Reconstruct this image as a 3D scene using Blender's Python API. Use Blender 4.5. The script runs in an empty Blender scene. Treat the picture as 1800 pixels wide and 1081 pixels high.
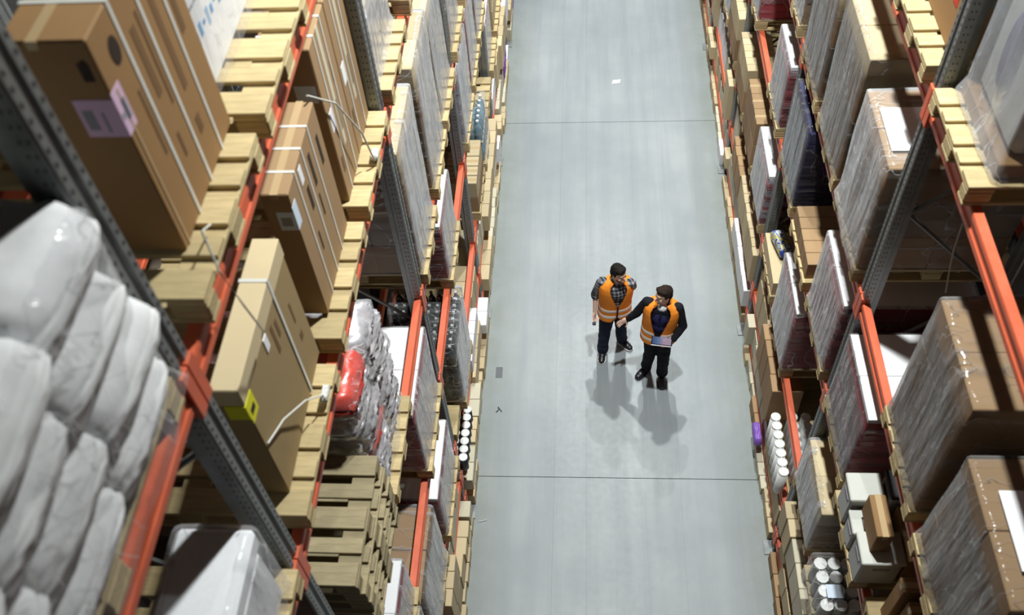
import bpy, bmesh, math, random
from mathutils import Matrix, Vector, noise
random.seed(7)
sc = bpy.context.scene
C = sc.collection

# ------------------------------------------------------------------ camera
CAM_H = 10.4
F_PX = 1683.8
Rw = ((0.997004739, -0.000287073, -0.0773399504),      # world X in camera (right, down, forward)
      (0.0476800983, -0.785071157, 0.617567719),        # world Y
      (-0.0608946514, -0.619405519, -0.782705976))      # world Z
cd = bpy.data.cameras.new('camera')
cam = bpy.data.objects.new('camera', cd)
C.objects.link(cam)
M = Matrix.Identity(4)
for r in range(3):
    M[r][0] = Rw[r][0]
    M[r][1] = -Rw[r][1]
    M[r][2] = -Rw[r][2]
M.translation = (0, 0, CAM_H)
cam.matrix_world = M
cd.sensor_fit = 'HORIZONTAL'
cd.sensor_width = 36.0
cd.lens = 36.0 * F_PX / 1800.0
cd.clip_start = 0.05
cd.clip_end = 200
cd.dof.use_dof = True
cd.dof.focus_distance = 11.6
cd.dof.aperture_fstop = 1.8
sc.camera = cam

# ------------------------------------------------------------------ world, lamps, exposure
w = bpy.data.worlds.new('world')
sc.world = w
w.use_nodes = True
w.node_tree.nodes['Background'].inputs[0].default_value = (0.80, 0.90, 1.0, 1)
w.node_tree.nodes['Background'].inputs[1].default_value = 0.03


def lamp(x, y, z, power, sx=0.30, sy=0.35, spread=145, col=(0.97, 1.0, 0.975)):
    d = bpy.data.lights.new('high_bay_lamp', 'AREA')
    d.shape = 'RECTANGLE'
    d.size = sx
    d.size_y = sy
    d.energy = power
    d.color = col
    d.spread = math.radians(spread)
    o = bpy.data.objects.new('high_bay_lamp', d)
    o.location = (x, y, z)
    C.objects.link(o)


LZ = 12.2
for (lx, ly, lp) in ((0.80, 5.9, 1800), (0.75, 12.8, 1700), (0.75, 17.0, 1500), (0.75, 21.5, 1100)):
    lamp(lx, ly, LZ, lp)

sc.view_settings.view_transform = 'Standard'
sc.view_settings.look = 'None'
sc.view_settings.gamma = 1.0
sc.view_settings.exposure = -1.38
sc.view_settings.use_curve_mapping = False
try:
    sc.cycles.use_denoising = True
    sc.cycles.max_bounces = 8
    sc.cycles.diffuse_bounces = 3
    sc.cycles.transparent_max_bounces = 12
    sc.cycles.sample_clamp_indirect = 6.0
except Exception:
    pass

# ------------------------------------------------------------------ materials
MATS = {}


class N:
    """tiny node-tree helper"""

    def __init__(s, name):
        m = bpy.data.materials.new(name)
        m.use_nodes = True
        s.m = m
        s.t = m.node_tree
        s.t.nodes.clear()
        s.out = s.t.nodes.new('ShaderNodeOutputMaterial')

    def n(s, typ, **kw):
        nd = s.t.nodes.new(typ)
        for k, v in kw.items():
            if k.startswith('i_'):
                key = k[2:].replace('_', ' ')
                nd.inputs[key].default_value = v
            else:
                setattr(nd, k, v)
        return nd

    def l(s, a, b):
        s.t.links.new(a, b)

    def coord(s, scale=(1, 1, 1)):
        tc = s.n('ShaderNodeTexCoord')
        mp = s.n('ShaderNodeMapping')
        mp.inputs['Scale'].default_value = scale
        s.l(tc.outputs['Object'], mp.inputs[0])
        return mp.outputs[0]

    def noise(s, vec, scale=5, detail=4, rough=0.6):
        nd = s.n('ShaderNodeTexNoise')
        nd.inputs['Scale'].default_value = scale
        nd.inputs['Detail'].default_value = detail
        nd.inputs['Roughness'].default_value = rough
        s.l(vec, nd.inputs['Vector'])
        return nd.outputs['Fac']

    def ramp(s, fac, stops):
        nd = s.n('ShaderNodeValToRGB')
        cr = nd.color_ramp
        while len(cr.elements) < len(stops):
            cr.elements.new(0.5)
        for e, (p, c) in zip(cr.elements, stops):
            e.position = p
            e.color = c if len(c) == 4 else (*c, 1)
        s.l(fac, nd.inputs[0])
        return nd.outputs[0]

    def math(s, op, a, b=None, clamp=False):
        nd = s.n('ShaderNodeMath', operation=op)
        nd.use_clamp = clamp
        for i, v in enumerate((a, b)):
            if v is None:
                continue
            if isinstance(v, (int, float)):
                nd.inputs[i].default_value = v
            else:
                s.l(v, nd.inputs[i])
        return nd.outputs[0]

    def mixc(s, fac, a, b, mode='MIX'):
        nd = s.n('ShaderNodeMix', data_type='RGBA', blend_type=mode)
        for sock, v in ((nd.inputs[0], fac), (nd.inputs[6], a), (nd.inputs[7], b)):
            if isinstance(v, (int, float)):
                sock.default_value = v
            elif isinstance(v, tuple):
                sock.default_value = v if len(v) == 4 else (*v, 1)
            else:
                s.l(v, sock)
        return nd.outputs[2]

    def bump(s, h, strength=0.3, dist=0.01):
        nd = s.n('ShaderNodeBump')
        nd.inputs['Strength'].default_value = strength
        nd.inputs['Distance'].default_value = dist
        s.l(h, nd.inputs['Height'])
        return nd.outputs[0]

    def principled(s, col, rough=0.6, metal=0.0, spec=0.5, normal=None):
        p = s.n('ShaderNodeBsdfPrincipled')
        if isinstance(col, tuple):
            p.inputs['Base Color'].default_value = (*col[:3], 1)
        else:
            s.l(col, p.inputs['Base Color'])
        if isinstance(rough, (int, float)):
            p.inputs['Roughness'].default_value = rough
        else:
            s.l(rough, p.inputs['Roughness'])
        p.inputs['Metallic'].default_value = metal
        p.inputs['Specular IOR Level'].default_value = spec
        if normal is not None:
            s.l(normal, p.inputs['Normal'])
        return p

    def done(s, sh):
        s.l(sh, s.out.inputs[0])
        return s.m

    def rand(s):
        return s.n('ShaderNodeObjectInfo').outputs['Random']


def mul(c, k):
    return tuple(min(1, v * k) for v in c)


def mat_paper(name, col, var=0.22, rough=0.75, grain=0.12):
    b = N(name)
    v = b.coord()
    a = b.ramp(b.rand(), [(0, mul(col, 1 - var)), (1, mul(col, 1 + var * 0.6))])
    n1 = b.noise(v, 7, 3)
    c = b.mixc(b.math('MULTIPLY', n1, grain * 2), a, mul(col, 0.6))
    b.done(b.principled(c, rough, spec=0.35, normal=b.bump(b.noise(v, 60, 2), 0.08, 0.004)).outputs[0])
    MATS[name] = b.m


mat_paper('kraft', (0.361, 0.232, 0.12))
mat_paper('kraft_pale', (0.571, 0.466, 0.286))
mat_paper('kraft_beige', (0.326, 0.233, 0.111), var=0.05)
mat_paper('kraft_brown', (0.306, 0.174, 0.072), var=0.10)
mat_paper('kraft_grey', (0.288, 0.232, 0.176))
mat_paper('white_card', (0.82, 0.83, 0.85), var=0.06)
mat_paper('cream_card', (0.607, 0.566, 0.426), var=0.10)
mat_paper('red_card', (0.42, 0.035, 0.05), var=0.35)
mat_paper('maroon_card', (0.30, 0.022, 0.035), var=0.30)
mat_paper('rust_card', (0.46, 0.10, 0.05), var=0.45)
mat_paper('navy_card', (0.016, 0.022, 0.11), var=0.3)
mat_paper('purple_card', (0.20, 0.08, 0.45), var=0.2)
mat_paper('purple_dark', (0.07, 0.05, 0.17), var=0.1)
mat_paper('grey_plastic', (0.50, 0.52, 0.50), var=0.10, rough=0.45)
mat_paper('offwhite_plastic', (0.60, 0.61, 0.56), var=0.05, rough=0.4)
mat_paper('white_plastic', (0.80, 0.81, 0.80), var=0.04, rough=0.35)
mat_paper('lilac_card', (0.52, 0.50, 0.58), var=0.15)
mat_paper('paper_label', (0.85, 0.86, 0.88), var=0.03)
mat_paper('blue_label', (0.62, 0.72, 0.84), var=0.03)
mat_paper('pink_label', (0.70, 0.48, 0.66), var=0.03)
mat_paper('yellow_label', (0.74, 0.72, 0.03), var=0.03)
mat_paper('print_black', (0.035, 0.022, 0.015), var=0.1)
mat_paper('print_brown', (0.18, 0.10, 0.045), var=0.1)
mat_paper('print_blue', (0.05, 0.30, 0.62), var=0.1)
mat_paper('print_red', (0.55, 0.05, 0.03), var=0.1)
mat_paper('print_grey', (0.30, 0.30, 0.33), var=0.1)
mat_paper('strap', (0.68, 0.68, 0.64), var=0.05, rough=0.35)
mat_paper('tape', (0.50, 0.36, 0.20), var=0.10, rough=0.25)
mat_paper('green_bag', (0.03, 0.22, 0.17), var=0.2, rough=0.4)
mat_paper('purple_plastic', (0.26, 0.12, 0.55), var=0.2, rough=0.35)
mat_paper('dark_plastic', (0.03, 0.03, 0.035), var=0.2, rough=0.35)
mat_paper('blue_bottle', (0.20, 0.36, 0.46), var=0.25, rough=0.12)
mat_paper('dark_bottle', (0.045, 0.055, 0.055), var=0.3, rough=0.12)
mat_paper('bottle_cap', (0.78, 0.84, 0.88), var=0.10, rough=0.3)
mat_paper('steel_cap', (0.42, 0.43, 0.43), var=0.15, rough=0.25)


def mat_wood(name, col, var=0.25):
    b = N(name)
    v = b.coord((3, 40, 40))
    a = b.ramp(b.rand(), [(0, mul(col, 1 - var)), (1, mul(col, 1 + var * 0.7))])
    g = b.noise(v, 1.6, 5, 0.7)
    c = b.mixc(b.ramp(g, [(0.42, (0, 0, 0)), (0.75, (0.75, 0.75, 0.75))]), a, mul(col, 0.55))
    st = b.noise(b.coord((2, 2, 2)), 2.2, 3)
    c = b.mixc(b.ramp(st, [(0.55, (0, 0, 0)), (0.8, (0.4, 0.4, 0.4))]), c, mul(col, 0.5))
    b.done(b.principled(c, 0.8, spec=0.25, normal=b.bump(g, 0.3, 0.004)).outputs[0])
    MATS[name] = b.m


mat_wood('pallet_wood', (0.544, 0.428, 0.228))
mat_wood('old_pallet_wood', (0.368, 0.308, 0.184), 0.18)


def mat_metal(name, col, metal=0.5, rough=0.45, var=0.25, scale=9):
    b = N(name)
    v = b.coord()
    n1 = b.noise(v, scale, 6, 0.7)
    c = b.ramp(n1, [(0.3, mul(col, 1 - var)), (0.7, mul(col, 1 + var))])
    b.done(b.principled(c, b.ramp(n1, [(0.3, (rough - .1,) * 3), (0.7, (rough + .1,) * 3)]), metal, 0.5).outputs[0])
    MATS[name] = b.m


mat_metal('galvanised', (0.21, 0.225, 0.225), 0.35, 0.42)
mat_metal('red_steel', (0.64, 0.125, 0.055), 0.0, 0.42, 0.12, 4)
mat_metal('hole_dark', (0.015, 0.015, 0.015), 0, 0.8)


def mat_film(name, base=0.04, grazing=0.85, streak=0.25, tint=(0.62, 0.63, 0.65), rough=0.26, power=2.2, bump=0.4, sy=16.0, glint=0.30):
    b = N(name)
    oi = b.n('ShaderNodeObjectInfo')
    cmb = b.n('ShaderNodeCombineXYZ')
    for i in range(3):
        b.l(b.math('MULTIPLY', oi.outputs['Random'], 37.0 + 11 * i), cmb.inputs[i])

    def shifted(scale):
        add = b.n('ShaderNodeVectorMath', operation='ADD')
        b.l(b.coord(scale), add.inputs[0])
        b.l(cmb.outputs[0], add.inputs[1])
        return add.outputs[0]
    s1 = b.noise(shifted((2.0, sy, 1.2)), 1.0, 2, 0.5)         # folds running up the aisle face
    s3 = b.noise(shifted((1.0, 1.0, 13.0)), 1.0, 2, 0.5)       # wrap edges round the end faces, also standing in for their glints
    geo = b.n('ShaderNodeNewGeometry')
    sn = b.n('ShaderNodeSeparateXYZ')
    b.l(geo.outputs['Normal'], sn.inputs[0])
    ny = b.math('ABSOLUTE', sn.outputs[1])
    mixf = b.n('ShaderNodeMix', data_type='FLOAT')
    b.l(ny, mixf.inputs[0])
    b.l(s1, mixf.inputs[2])
    b.l(s3, mixf.inputs[3])
    ss = mixf.outputs[0]
    s2 = b.noise(shifted((6, 6, 6)), 1.3, 2, 0.5)
    lw = b.n('ShaderNodeLayerWeight')
    lw.inputs['Blend'].default_value = 0.5
    f = b.math('MULTIPLY', b.math('POWER', lw.outputs['Facing'], power), grazing)
    k = b.math('MULTIPLY', b.ramp(ss, [(0.56, (0, 0, 0)), (0.70, (1, 1, 1))]), streak)
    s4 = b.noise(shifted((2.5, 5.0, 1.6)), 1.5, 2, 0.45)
    fold_glint = b.math('LESS_THAN', b.math('ABSOLUTE', b.math('SUBTRACT', s4, 0.5)), 0.007)  # fold highlights painted in as thin pale lines of denser film
    k = b.math('ADD', k, b.math('MULTIPLY', fold_glint, glint))
    fac = b.math('ADD', b.math('ADD', f, k), base, clamp=True)
    nm = b.bump(b.math('ADD', b.math('MULTIPLY', ss, 1.4), b.math('MULTIPLY', s2, 0.5)), bump, 0.03)
    p = b.principled(tint, rough, 0, 0.8, nm)
    tr = b.n('ShaderNodeBsdfTransparent')
    tr.inputs[0].default_value = (0.97, 0.97, 0.975, 1)
    mx = b.n('ShaderNodeMixShader')
    b.l(fac, mx.inputs[0])
    b.l(tr.outputs[0], mx.inputs[1])
    b.l(p.outputs[0], mx.inputs[2])
    b.done(mx.outputs[0])
    MATS[name] = b.m


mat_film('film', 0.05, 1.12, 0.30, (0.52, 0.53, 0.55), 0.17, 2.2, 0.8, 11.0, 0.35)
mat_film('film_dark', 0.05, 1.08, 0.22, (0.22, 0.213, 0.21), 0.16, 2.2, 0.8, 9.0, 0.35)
mat_film('film_milky', 0.22, 0.45, 0.12, (0.50, 0.53, 0.57), 0.25, 1.5, 0.2, 6.0)
mat_film('film_clear', 0.03, 0.35, 0.20, (0.75, 0.75, 0.76), 0.16, 2.0, 0.6, 7.0)


def mat_floor():
    b = N('floor_concrete')
    v = b.coord()
    big = b.noise(v, 0.5, 4, 0.6)
    fine = b.noise(v, 14, 6, 0.7)
    streak = b.noise(b.coord((5.0, 0.30, 1)), 1.0, 4, 0.6)
    c = b.ramp(big, [(0.32, (0.235, 0.268, 0.288)), (0.68, (0.335, 0.365, 0.380))])
    c = b.mixc(b.ramp(streak, [(0.40, (0, 0, 0)), (0.70, (0.6, 0.6, 0.6))]), c, (0.215, 0.245, 0.265))
    c = b.mixc(b.ramp(fine, [(0.62, (0, 0, 0)), (0.8, (0.30, 0.30, 0.30))]), c, (0.21, 0.235, 0.22))
    # dirt along both rack feet, tyre lanes
    sx = b.n('ShaderNodeSeparateXYZ')
    tc = b.n('ShaderNodeTexCoord')
    b.l(tc.outputs['Object'], sx.inputs[0])
    dx = b.math('ABSOLUTE', b.math('SUBTRACT', sx.outputs[0], 0.36))
    edge = b.n('ShaderNodeMapRange')
    edge.inputs[1].default_value = 1.15
    edge.inputs[2].default_value = 1.75
    b.l(dx, edge.inputs[0])
    dirt = b.math('MULTIPLY', edge.outputs[0], b.math('MULTIPLY', b.noise(v, 2.2, 5, 0.7), 1.25), clamp=True)
    c = b.mixc(dirt, c, (0.17, 0.19, 0.165))
    # hairline saw cuts along the aisle
    for xc, k in ((-0.39, 0.30), (0.0, 0.26), (0.70, 0.15), (1.12, 0.18)):
        d = b.math('ABSOLUTE', b.math('SUBTRACT', sx.outputs[0], xc))
        ln = b.math('MULTIPLY', b.math('LESS_THAN', d, 0.004), k)
        c = b.mixc(ln, c, (0.10, 0.12, 0.13))
    r = b.ramp(fine, [(0.2, (0.36,) * 3), (0.8, (0.52,) * 3)])
    b.done(b.principled(c, r, 0, 0.45, b.bump(fine, 0.06, 0.003)).outputs[0])
    MATS['floor'] = b.m


mat_floor()


def mat_plain(name, col, rough=0.7, spec=0.3, metal=0, nscale=30, nb=0.1, var=0.12):
    b = N(name)
    v = b.coord()
    n1 = b.noise(v, nscale, 4)
    c = b.ramp(n1, [(0.3, mul(col, 1 - var)), (0.7, mul(col, 1 + var))])
    b.done(b.principled(c, rough, metal, spec, b.bump(n1, nb, 0.004)).outputs[0])
    MATS[name] = b.m


mat_plain('wall_dark', (0.05, 0.05, 0.05))
mat_plain('ceiling_grey', (0.12, 0.12, 0.125))
mat_plain('vest_orange', (1.0, 0.305, 0.03), 0.75, 0.2, nscale=25, nb=0.25, var=0.06)
mat_plain('vest_edge', (0.55, 0.16, 0.03), 0.8)
mat_plain('reflective', (0.80, 0.76, 0.72), 0.35, 0.6, nscale=90)
mat_plain('cloth_black', (0.012, 0.013, 0.018), 0.85, 0.2)
mat_plain('cloth_navy', (0.016, 0.022, 0.045), 0.85, 0.2)
mat_plain('jumper_navy', (0.03, 0.03, 0.12), 0.85, 0.2)
mat_plain('shirt_white', (0.75, 0.76, 0.80), 0.8)
mat_plain('leather_black', (0.012, 0.013, 0.018), 0.35, 0.5)
mat_plain('sole_white', (0.72, 0.72, 0.70), 0.6)
mat_plain('skin', (0.76, 0.50, 0.39), 0.5, 0.4, var=0.06, nb=0.03)
mat_plain('lips', (0.38, 0.16, 0.13), 0.5)
mat_plain('beard', (0.22, 0.13, 0.095), 0.8)
mat_plain('hair_dark', (0.014, 0.011, 0.010), 0.75, 0.15, nscale=60, nb=0.6, var=0.4)
mat_plain('hair_brown', (0.026, 0.016, 0.012), 0.75, 0.15, nscale=60, nb=0.6, var=0.4)
mat_plain('eye_dark', (0.02, 0.015, 0.012), 0.2)
mat_plain('eye_white', (0.8, 0.8, 0.8), 0.3)
mat_plain('device_dark', (0.015, 0.015, 0.02), 0.25, 0.5)
mat_plain('sack_white', (0.80, 0.81, 0.82), 0.62, 0.25, nscale=9, nb=0.6, var=0.05)
mat_plain('sack_silver', (0.72, 0.72, 0.76), 0.28, 0.6, 0.55, nscale=14, nb=1.0, var=0.2)
mat_plain('sack_red', (0.62, 0.08, 0.06), 0.3, 0.6, 0.2, nscale=14, nb=1.0, var=0.2)
mat_plain('foam_white', (0.86, 0.88, 0.91), 0.6, 0.3, nscale=40, nb=0.1, var=0.03)
mat_plain('patch_grey', (0.13, 0.14, 0.15), 0.6)
mat_plain('paper_white', (0.85, 0.86, 0.86), 0.6)
mat_plain('wire_dark', (0.05, 0.05, 0.05), 0.5)


def mat_plaid():
    b = N('plaid')
    tc = b.n('ShaderNodeTexCoord')
    sx = b.n('ShaderNodeSeparateXYZ')
    b.l(tc.outputs['Object'], sx.inputs[0])

    def band(s, f, lim):
        return b.math('GREATER_THAN', b.math('SINE', b.math('MULTIPLY', s, f)), lim)

    xy = b.math('ADD', sx.outputs[0], b.math('MULTIPLY', sx.outputs[1], 0.6))
    c = b.mixc(b.math('MULTIPLY', band(xy, 120, 0.0), 0.55), (0.028, 0.030, 0.04), (0.24, 0.26, 0.30))
    c = b.mixc(b.math('MULTIPLY', band(sx.outputs[2], 120, 0.1), 0.55), c, (0.30, 0.31, 0.35))
    c = b.mixc(b.math('MULTIPLY', b.math('MULTIPLY', band(sx.outputs[2], 120, 0.55), band(xy, 120, 0.5)), 0.8), c, (0.65, 0.66, 0.70))
    b.done(b.principled(c, 0.85, 0, 0.2).outputs[0])
    MATS['plaid'] = b.m


mat_plaid()


def mat_screen():
    b = N('tablet_screen')
    tc = b.n('ShaderNodeTexCoord')
    sx = b.n('ShaderNodeSeparateXYZ')
    b.l(tc.outputs['Object'], sx.inputs[0])
    c = b.ramp(b.math('ADD', b.math('MULTIPLY', sx.outputs[0], 5.0), 0.5),
               [(0.0, (0.05, 0.10, 0.22)), (0.45, (0.16, 0.20, 0.34)), (0.6, (0.34, 0.24, 0.32)), (1.0, (0.30, 0.26, 0.34))])
    p = b.principled(c, 0.12, 0, 0.6)
    p.inputs['Emission Strength'].default_value = 0.25
    b.l(c, p.inputs['Emission Color'])
    b.done(p.outputs[0])
    MATS['tablet_screen'] = b.m


mat_screen()

# ------------------------------------------------------------------ mesh helpers
CACHE = {}


def tag(o, label=None, cat=None, group=None, kind=None):
    if label:
        o['label'] = label
    if cat:
        o['category'] = cat
    if group:
        o['group'] = group
    if kind:
        o['kind'] = kind
    return o


def link(name, me, m=None, parent=None, loc=(0, 0, 0), rot=(0, 0, 0), smooth=False):
    o = bpy.data.objects.new(name, me)
    C.objects.link(o)
    if m is not None and me is not None:
        if len(me.materials) == 0:
            me.materials.append(MATS[m])
        elif me.materials[0] != MATS[m]:
            o.material_slots[0].link = 'OBJECT'
            o.material_slots[0].material = MATS[m]
    o.location = loc
    o.rotation_euler = rot
    if parent is not None:
        o.parent = parent
    if smooth and not me.get('sm'):
        me.polygons.foreach_set('use_smooth', [True] * len(me.polygons))
        me['sm'] = 1
    return o


def empty(name, loc, rz=0.0):
    o = bpy.data.objects.new(name, None)
    o.empty_display_size = 0.1
    C.objects.link(o)
    o.location = loc
    o.rotation_euler = (0, 0, rz)
    return o


def pydata(name, vs, fs):
    me = bpy.data.meshes.new(name)
    me.from_pydata(vs, [], fs)
    me.update()
    return me


def box_mesh(dx, dy, dz, bev=0.0, m=''):
    key = ('box', round(dx, 3), round(dy, 3), round(dz, 3), round(bev, 4), m)
    if key in CACHE:
        return CACHE[key]
    hx, hy, hz = dx / 2, dy / 2, dz / 2
    b = min(bev, hx * .45, hy * .45, hz * .45)
    if b <= 0:
        vs = [(x, y, z) for x in (-hx, hx) for y in (-hy, hy) for z in (-hz, hz)]
        fs = [(0, 1, 3, 2), (4, 6, 7, 5), (0, 4, 5, 1), (2, 3, 7, 6), (0, 2, 6, 4), (1, 5, 7, 3)]
    else:
        vs, idx = [], {}
        for sx in (-1, 1):
            for sy in (-1, 1):
                for sz in (-1, 1):
                    for ax in range(3):
                        p = [sx * (hx - b), sy * (hy - b), sz * (hz - b)]
                        p[ax] = (sx * hx, sy * hy, sz * hz)[ax]
                        idx[(sx, sy, sz, ax)] = len(vs)
                        vs.append(tuple(p))
        fs = []
        for ax in range(3):
            o = [a for a in range(3) if a != ax]
            for s in (-1, 1):
                q = []
                for (u, v) in ((-1, -1), (1, -1), (1, 1), (-1, 1)):
                    t = [0, 0, 0]
                    t[ax] = s
                    t[o[0]] = u
                    t[o[1]] = v
                    q.append(idx[(*t, ax)])
                fs.append(q)
        for ax in range(3):
            o = [a for a in range(3) if a != ax]
            for u in (-1, 1):
                for v in (-1, 1):
                    q = []
                    for (s, a) in ((-1, o[0]), (1, o[0]), (1, o[1]), (-1, o[1])):
                        t = [0, 0, 0]
                        t[ax] = s
                        t[o[0]] = u
                        t[o[1]] = v
                        q.append(idx[(*t, a)])
                    fs.append(q)
        for sx in (-1, 1):
            for sy in (-1, 1):
                for sz in (-1, 1):
                    fs.append([idx[(sx, sy, sz, a)] for a in range(3)])
    me = pydata('box', vs, fs)
    bm = bmesh.new()
    bm.from_mesh(me)
    bmesh.ops.recalc_face_normals(bm, faces=bm.faces)
    bm.to_mesh(me)
    bm.free()
    CACHE[key] = me
    return me


def box(name, x0, x1, y0, y1, z0, z1, m, parent=None, bev=0.004, rot=(0, 0, 0)):
    """axis-aligned box in world coordinates; parent is an unrotated root"""
    if x0 > x1:
        x0, x1 = x1, x0
    me = box_mesh(x1 - x0, y1 - y0, z1 - z0, bev, m)
    loc = Vector(((x0 + x1) / 2, (y0 + y1) / 2, (z0 + z1) / 2))
    p = parent
    while p is not None:
        loc = loc - p.location
        p = p.parent
    return link(name, me, m, parent, loc, rot)


def lathe_mesh(key, prof, n=12):
    if key in CACHE:
        return CACHE[key]
    vs, fs = [], []
    for (r, z) in prof:
        for i in range(n):
            a = 2 * math.pi * i / n
            vs.append((r * math.cos(a), r * math.sin(a), z))
    for k in range(len(prof) - 1):
        for i in range(n):
            j = (i + 1) % n
            fs.append((k * n + i, k * n + j, (k + 1) * n + j, (k + 1) * n + i))
    fs.append(tuple(range(n - 1, -1, -1)))
    fs.append(tuple((len(prof) - 1) * n + i for i in range(n)))
    me = pydata('lathe', vs, fs)
    CACHE[key] = me
    return me


def tube_mesh(pts, r, n=8):
    vs, fs = [], []
    pts = [Vector(p) for p in pts]
    for k, p in enumerate(pts):
        d = (pts[min(k + 1, len(pts) - 1)] - pts[max(k - 1, 0)]).normalized()
        u = d.cross(Vector((0, 0, 1)))
        if u.length < 1e-3:
            u = d.cross(Vector((1, 0, 0)))
        u.normalize()
        v = d.cross(u)
        for i in range(n):
            a = 2 * math.pi * i / n
            vs.append(p + u * (r * math.cos(a)) + v * (r * math.sin(a)))
    for k in range(len(pts) - 1):
        for i in range(n):
            j = (i + 1) % n
            fs.append((k * n + i, k * n + j, (k + 1) * n + j, (k + 1) * n + i))
    fs.append(tuple(range(n - 1, -1, -1)))
    fs.append(tuple((len(pts) - 1) * n + i for i in range(n)))
    return pydata('tube', [tuple(v) for v in vs], fs)


# ------------------------------------------------------------------ sides of the aisle
class Side:
    pass


LEFT, RIGHT = Side(), Side()
LEFT.s, LEFT.f, LEFT.word = -1, 1.40, 'left'
RIGHT.s, RIGHT.f, RIGHT.word = 1, 2.10, 'right'
LEFT.posts = [-1.30, 1.85, 5.11, 8.10, 11.12, 14.15, 17.2]
RIGHT.posts = [-1.35, 1.62, 4.73, 7.82, 10.90, 13.95, 17.0]
LEFT.levels = [0.38, 0.88, 1.50, 2.85, 4.12, 6.05, 7.68]
RIGHT.levels = [0.36, 0.90, 1.76, 3.18, 4.53, 6.48]
POST_TOP = {'left': 9.3, 'right': 8.1}
RACK_D = 1.10


def SX(S, inset):
    """world x of a point `inset` metres behind the rack's front plane"""
    return S.s * (S.f + inset)


# ------------------------------------------------------------------ structure
floor = empty('floor', (0, 0, 0))
tag(floor, 'smooth pale grey concrete warehouse floor in large cast slabs', 'floor', kind='structure')
joints = [-2.1, -0.88, 5.585, 12.04, 18.5, 25.0, 34.0]
for a, b in zip(joints[:-1], joints[1:]):
    me = pydata('floor_slab', *[([(-4.2, a + .004, 0), (4.9, a + .004, 0), (4.9, b - .004, 0), (-4.2, b - .004, 0), (-4.2, a + .004, -.12), (4.9, a + .004, -.12), (4.9, b - .004, -.12), (-4.2, b - .004, -.12)]),
                                 [(0, 1, 2, 3), (7, 6, 5, 4), (0, 4, 5, 1), (1, 5, 6, 2), (2, 6, 7, 3), (3, 7, 4, 0)]])
    link('floor_slab', me, 'floor', floor)
tag(box('floor_subbase', -4.2, 4.9, -2.1, 34.2, -.5, -.125, 'wall_dark', floor, 0), None, None)
for nm, x0, x1, y0, y1 in (('backing_left', -4.2, -4.0, -1.9, 34), ('backing_right', 4.7, 4.9, -1.9, 34), ('wall_back', -4.2, 4.9, 34, 34.2), ('blocker_wall', -4.2, 4.9, -2.1, -1.9)):  # side and viewpoint-end walls are added to block stray light and floor bounce
    o = box(nm, x0, x1, y0, y1, 0, 13.6, 'wall_dark', None, 0)
    tag(o, {'backing_left': 'added dark grey backing behind the left racking', 'backing_right': 'added dark grey backing behind the right racking',
            'wall_back': 'dark grey end wall beyond the far end of the aisle', 'blocker_wall': 'added dark grey blocker wall behind the viewpoint'}[nm], 'wall', kind='structure')
tag(box('ceiling', -4.2, 4.9, -2.1, 34.2, 13.6, 13.8, 'ceiling_grey', None, 0), 'grey hall ceiling above the lamps', 'ceiling', kind='structure')

# ------------------------------------------------------------------ racks
PW, PD = 0.13, 0.12           # post front width (Y) and depth (X)


def post_profile():
    w, d = PW / 2, PD
    # omega profile, front face at local x = 0, going back to x = d
    return [(0.006, -w), (0.0, -w + .008), (0.0, -0.022), (0.012, -0.012), (0.012, 0.012), (0.0, 0.022), (0.0, w - .008), (0.006, w),
            (d * .62, w), (d * .62 + .008, w - .012), (d, w - .012), (d, w - .03), (d * .7, w - .03), (d * .7, -w + .03), (d, -w + .03), (d, -w + .012), (d * .62 + .008, -w + .012), (d * .62, -w)]


def prism(name, prof, z0, z1, axis='z'):
    n = len(prof)
    if axis == 'z':
        vs = [(x, y, z0) for x, y in prof] + [(x, y, z1) for x, y in prof]
    else:
        vs = [(x, z0, y) for x, y in prof] + [(x, z1, y) for x, y in prof]
    fs = [(i, (i + 1) % n, n + (i + 1) % n, n + i) for i in range(n)] + [tuple(range(n - 1, -1, -1)), tuple(range(n, 2 * n))]
    me = pydata(name, vs, fs)
    bm = bmesh.new()
    bm.from_mesh(me)
    bmesh.ops.recalc_face_normals(bm, faces=bm.faces)
    bm.to_mesh(me)
    bm.free()
    return me


def perforation_mesh(h):
    vs, fs = [], []
    k = 0
    z = 0.12
    while z < h - .05:
        for y in (-0.042, 0.042):
            base = len(vs)
            r, rr = 0.0065, 0.010
            for i in range(8):
                a = 2 * math.pi * i / 8
                vs.append((-0.0015, y + r * math.cos(a), z + rr * math.sin(a)))
            fs.append(tuple(base + i for i in range(8)))
        for sgn in (-1, 1):
            for x in (0.022, 0.045):
                base = len(vs)
                for i in range(6):
                    a = 2 * math.pi * i / 6
                    vs.append((x + .0045 * math.cos(a), sgn * (PW / 2 + .001), z + .008 * math.sin(a)))
                fs.append(tuple(base + i for i in range(6)))
        z += 0.05
    return pydata('perforations', vs, fs)


def beam_mesh(length):
    # stepped box beam, front at local x = 0, top at z = 0, runs along +y
    prof = [(0.0, -0.012), (0.004, 0.0), (0.058, 0.0), (0.062, -0.005), (0.062, -0.13), (0.0, -0.13), (0.0, -0.095), (0.008, -0.085), (0.008, -0.045), (0.0, -0.035)]
    return prism('beam', prof, 0, length, 'y')


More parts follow.
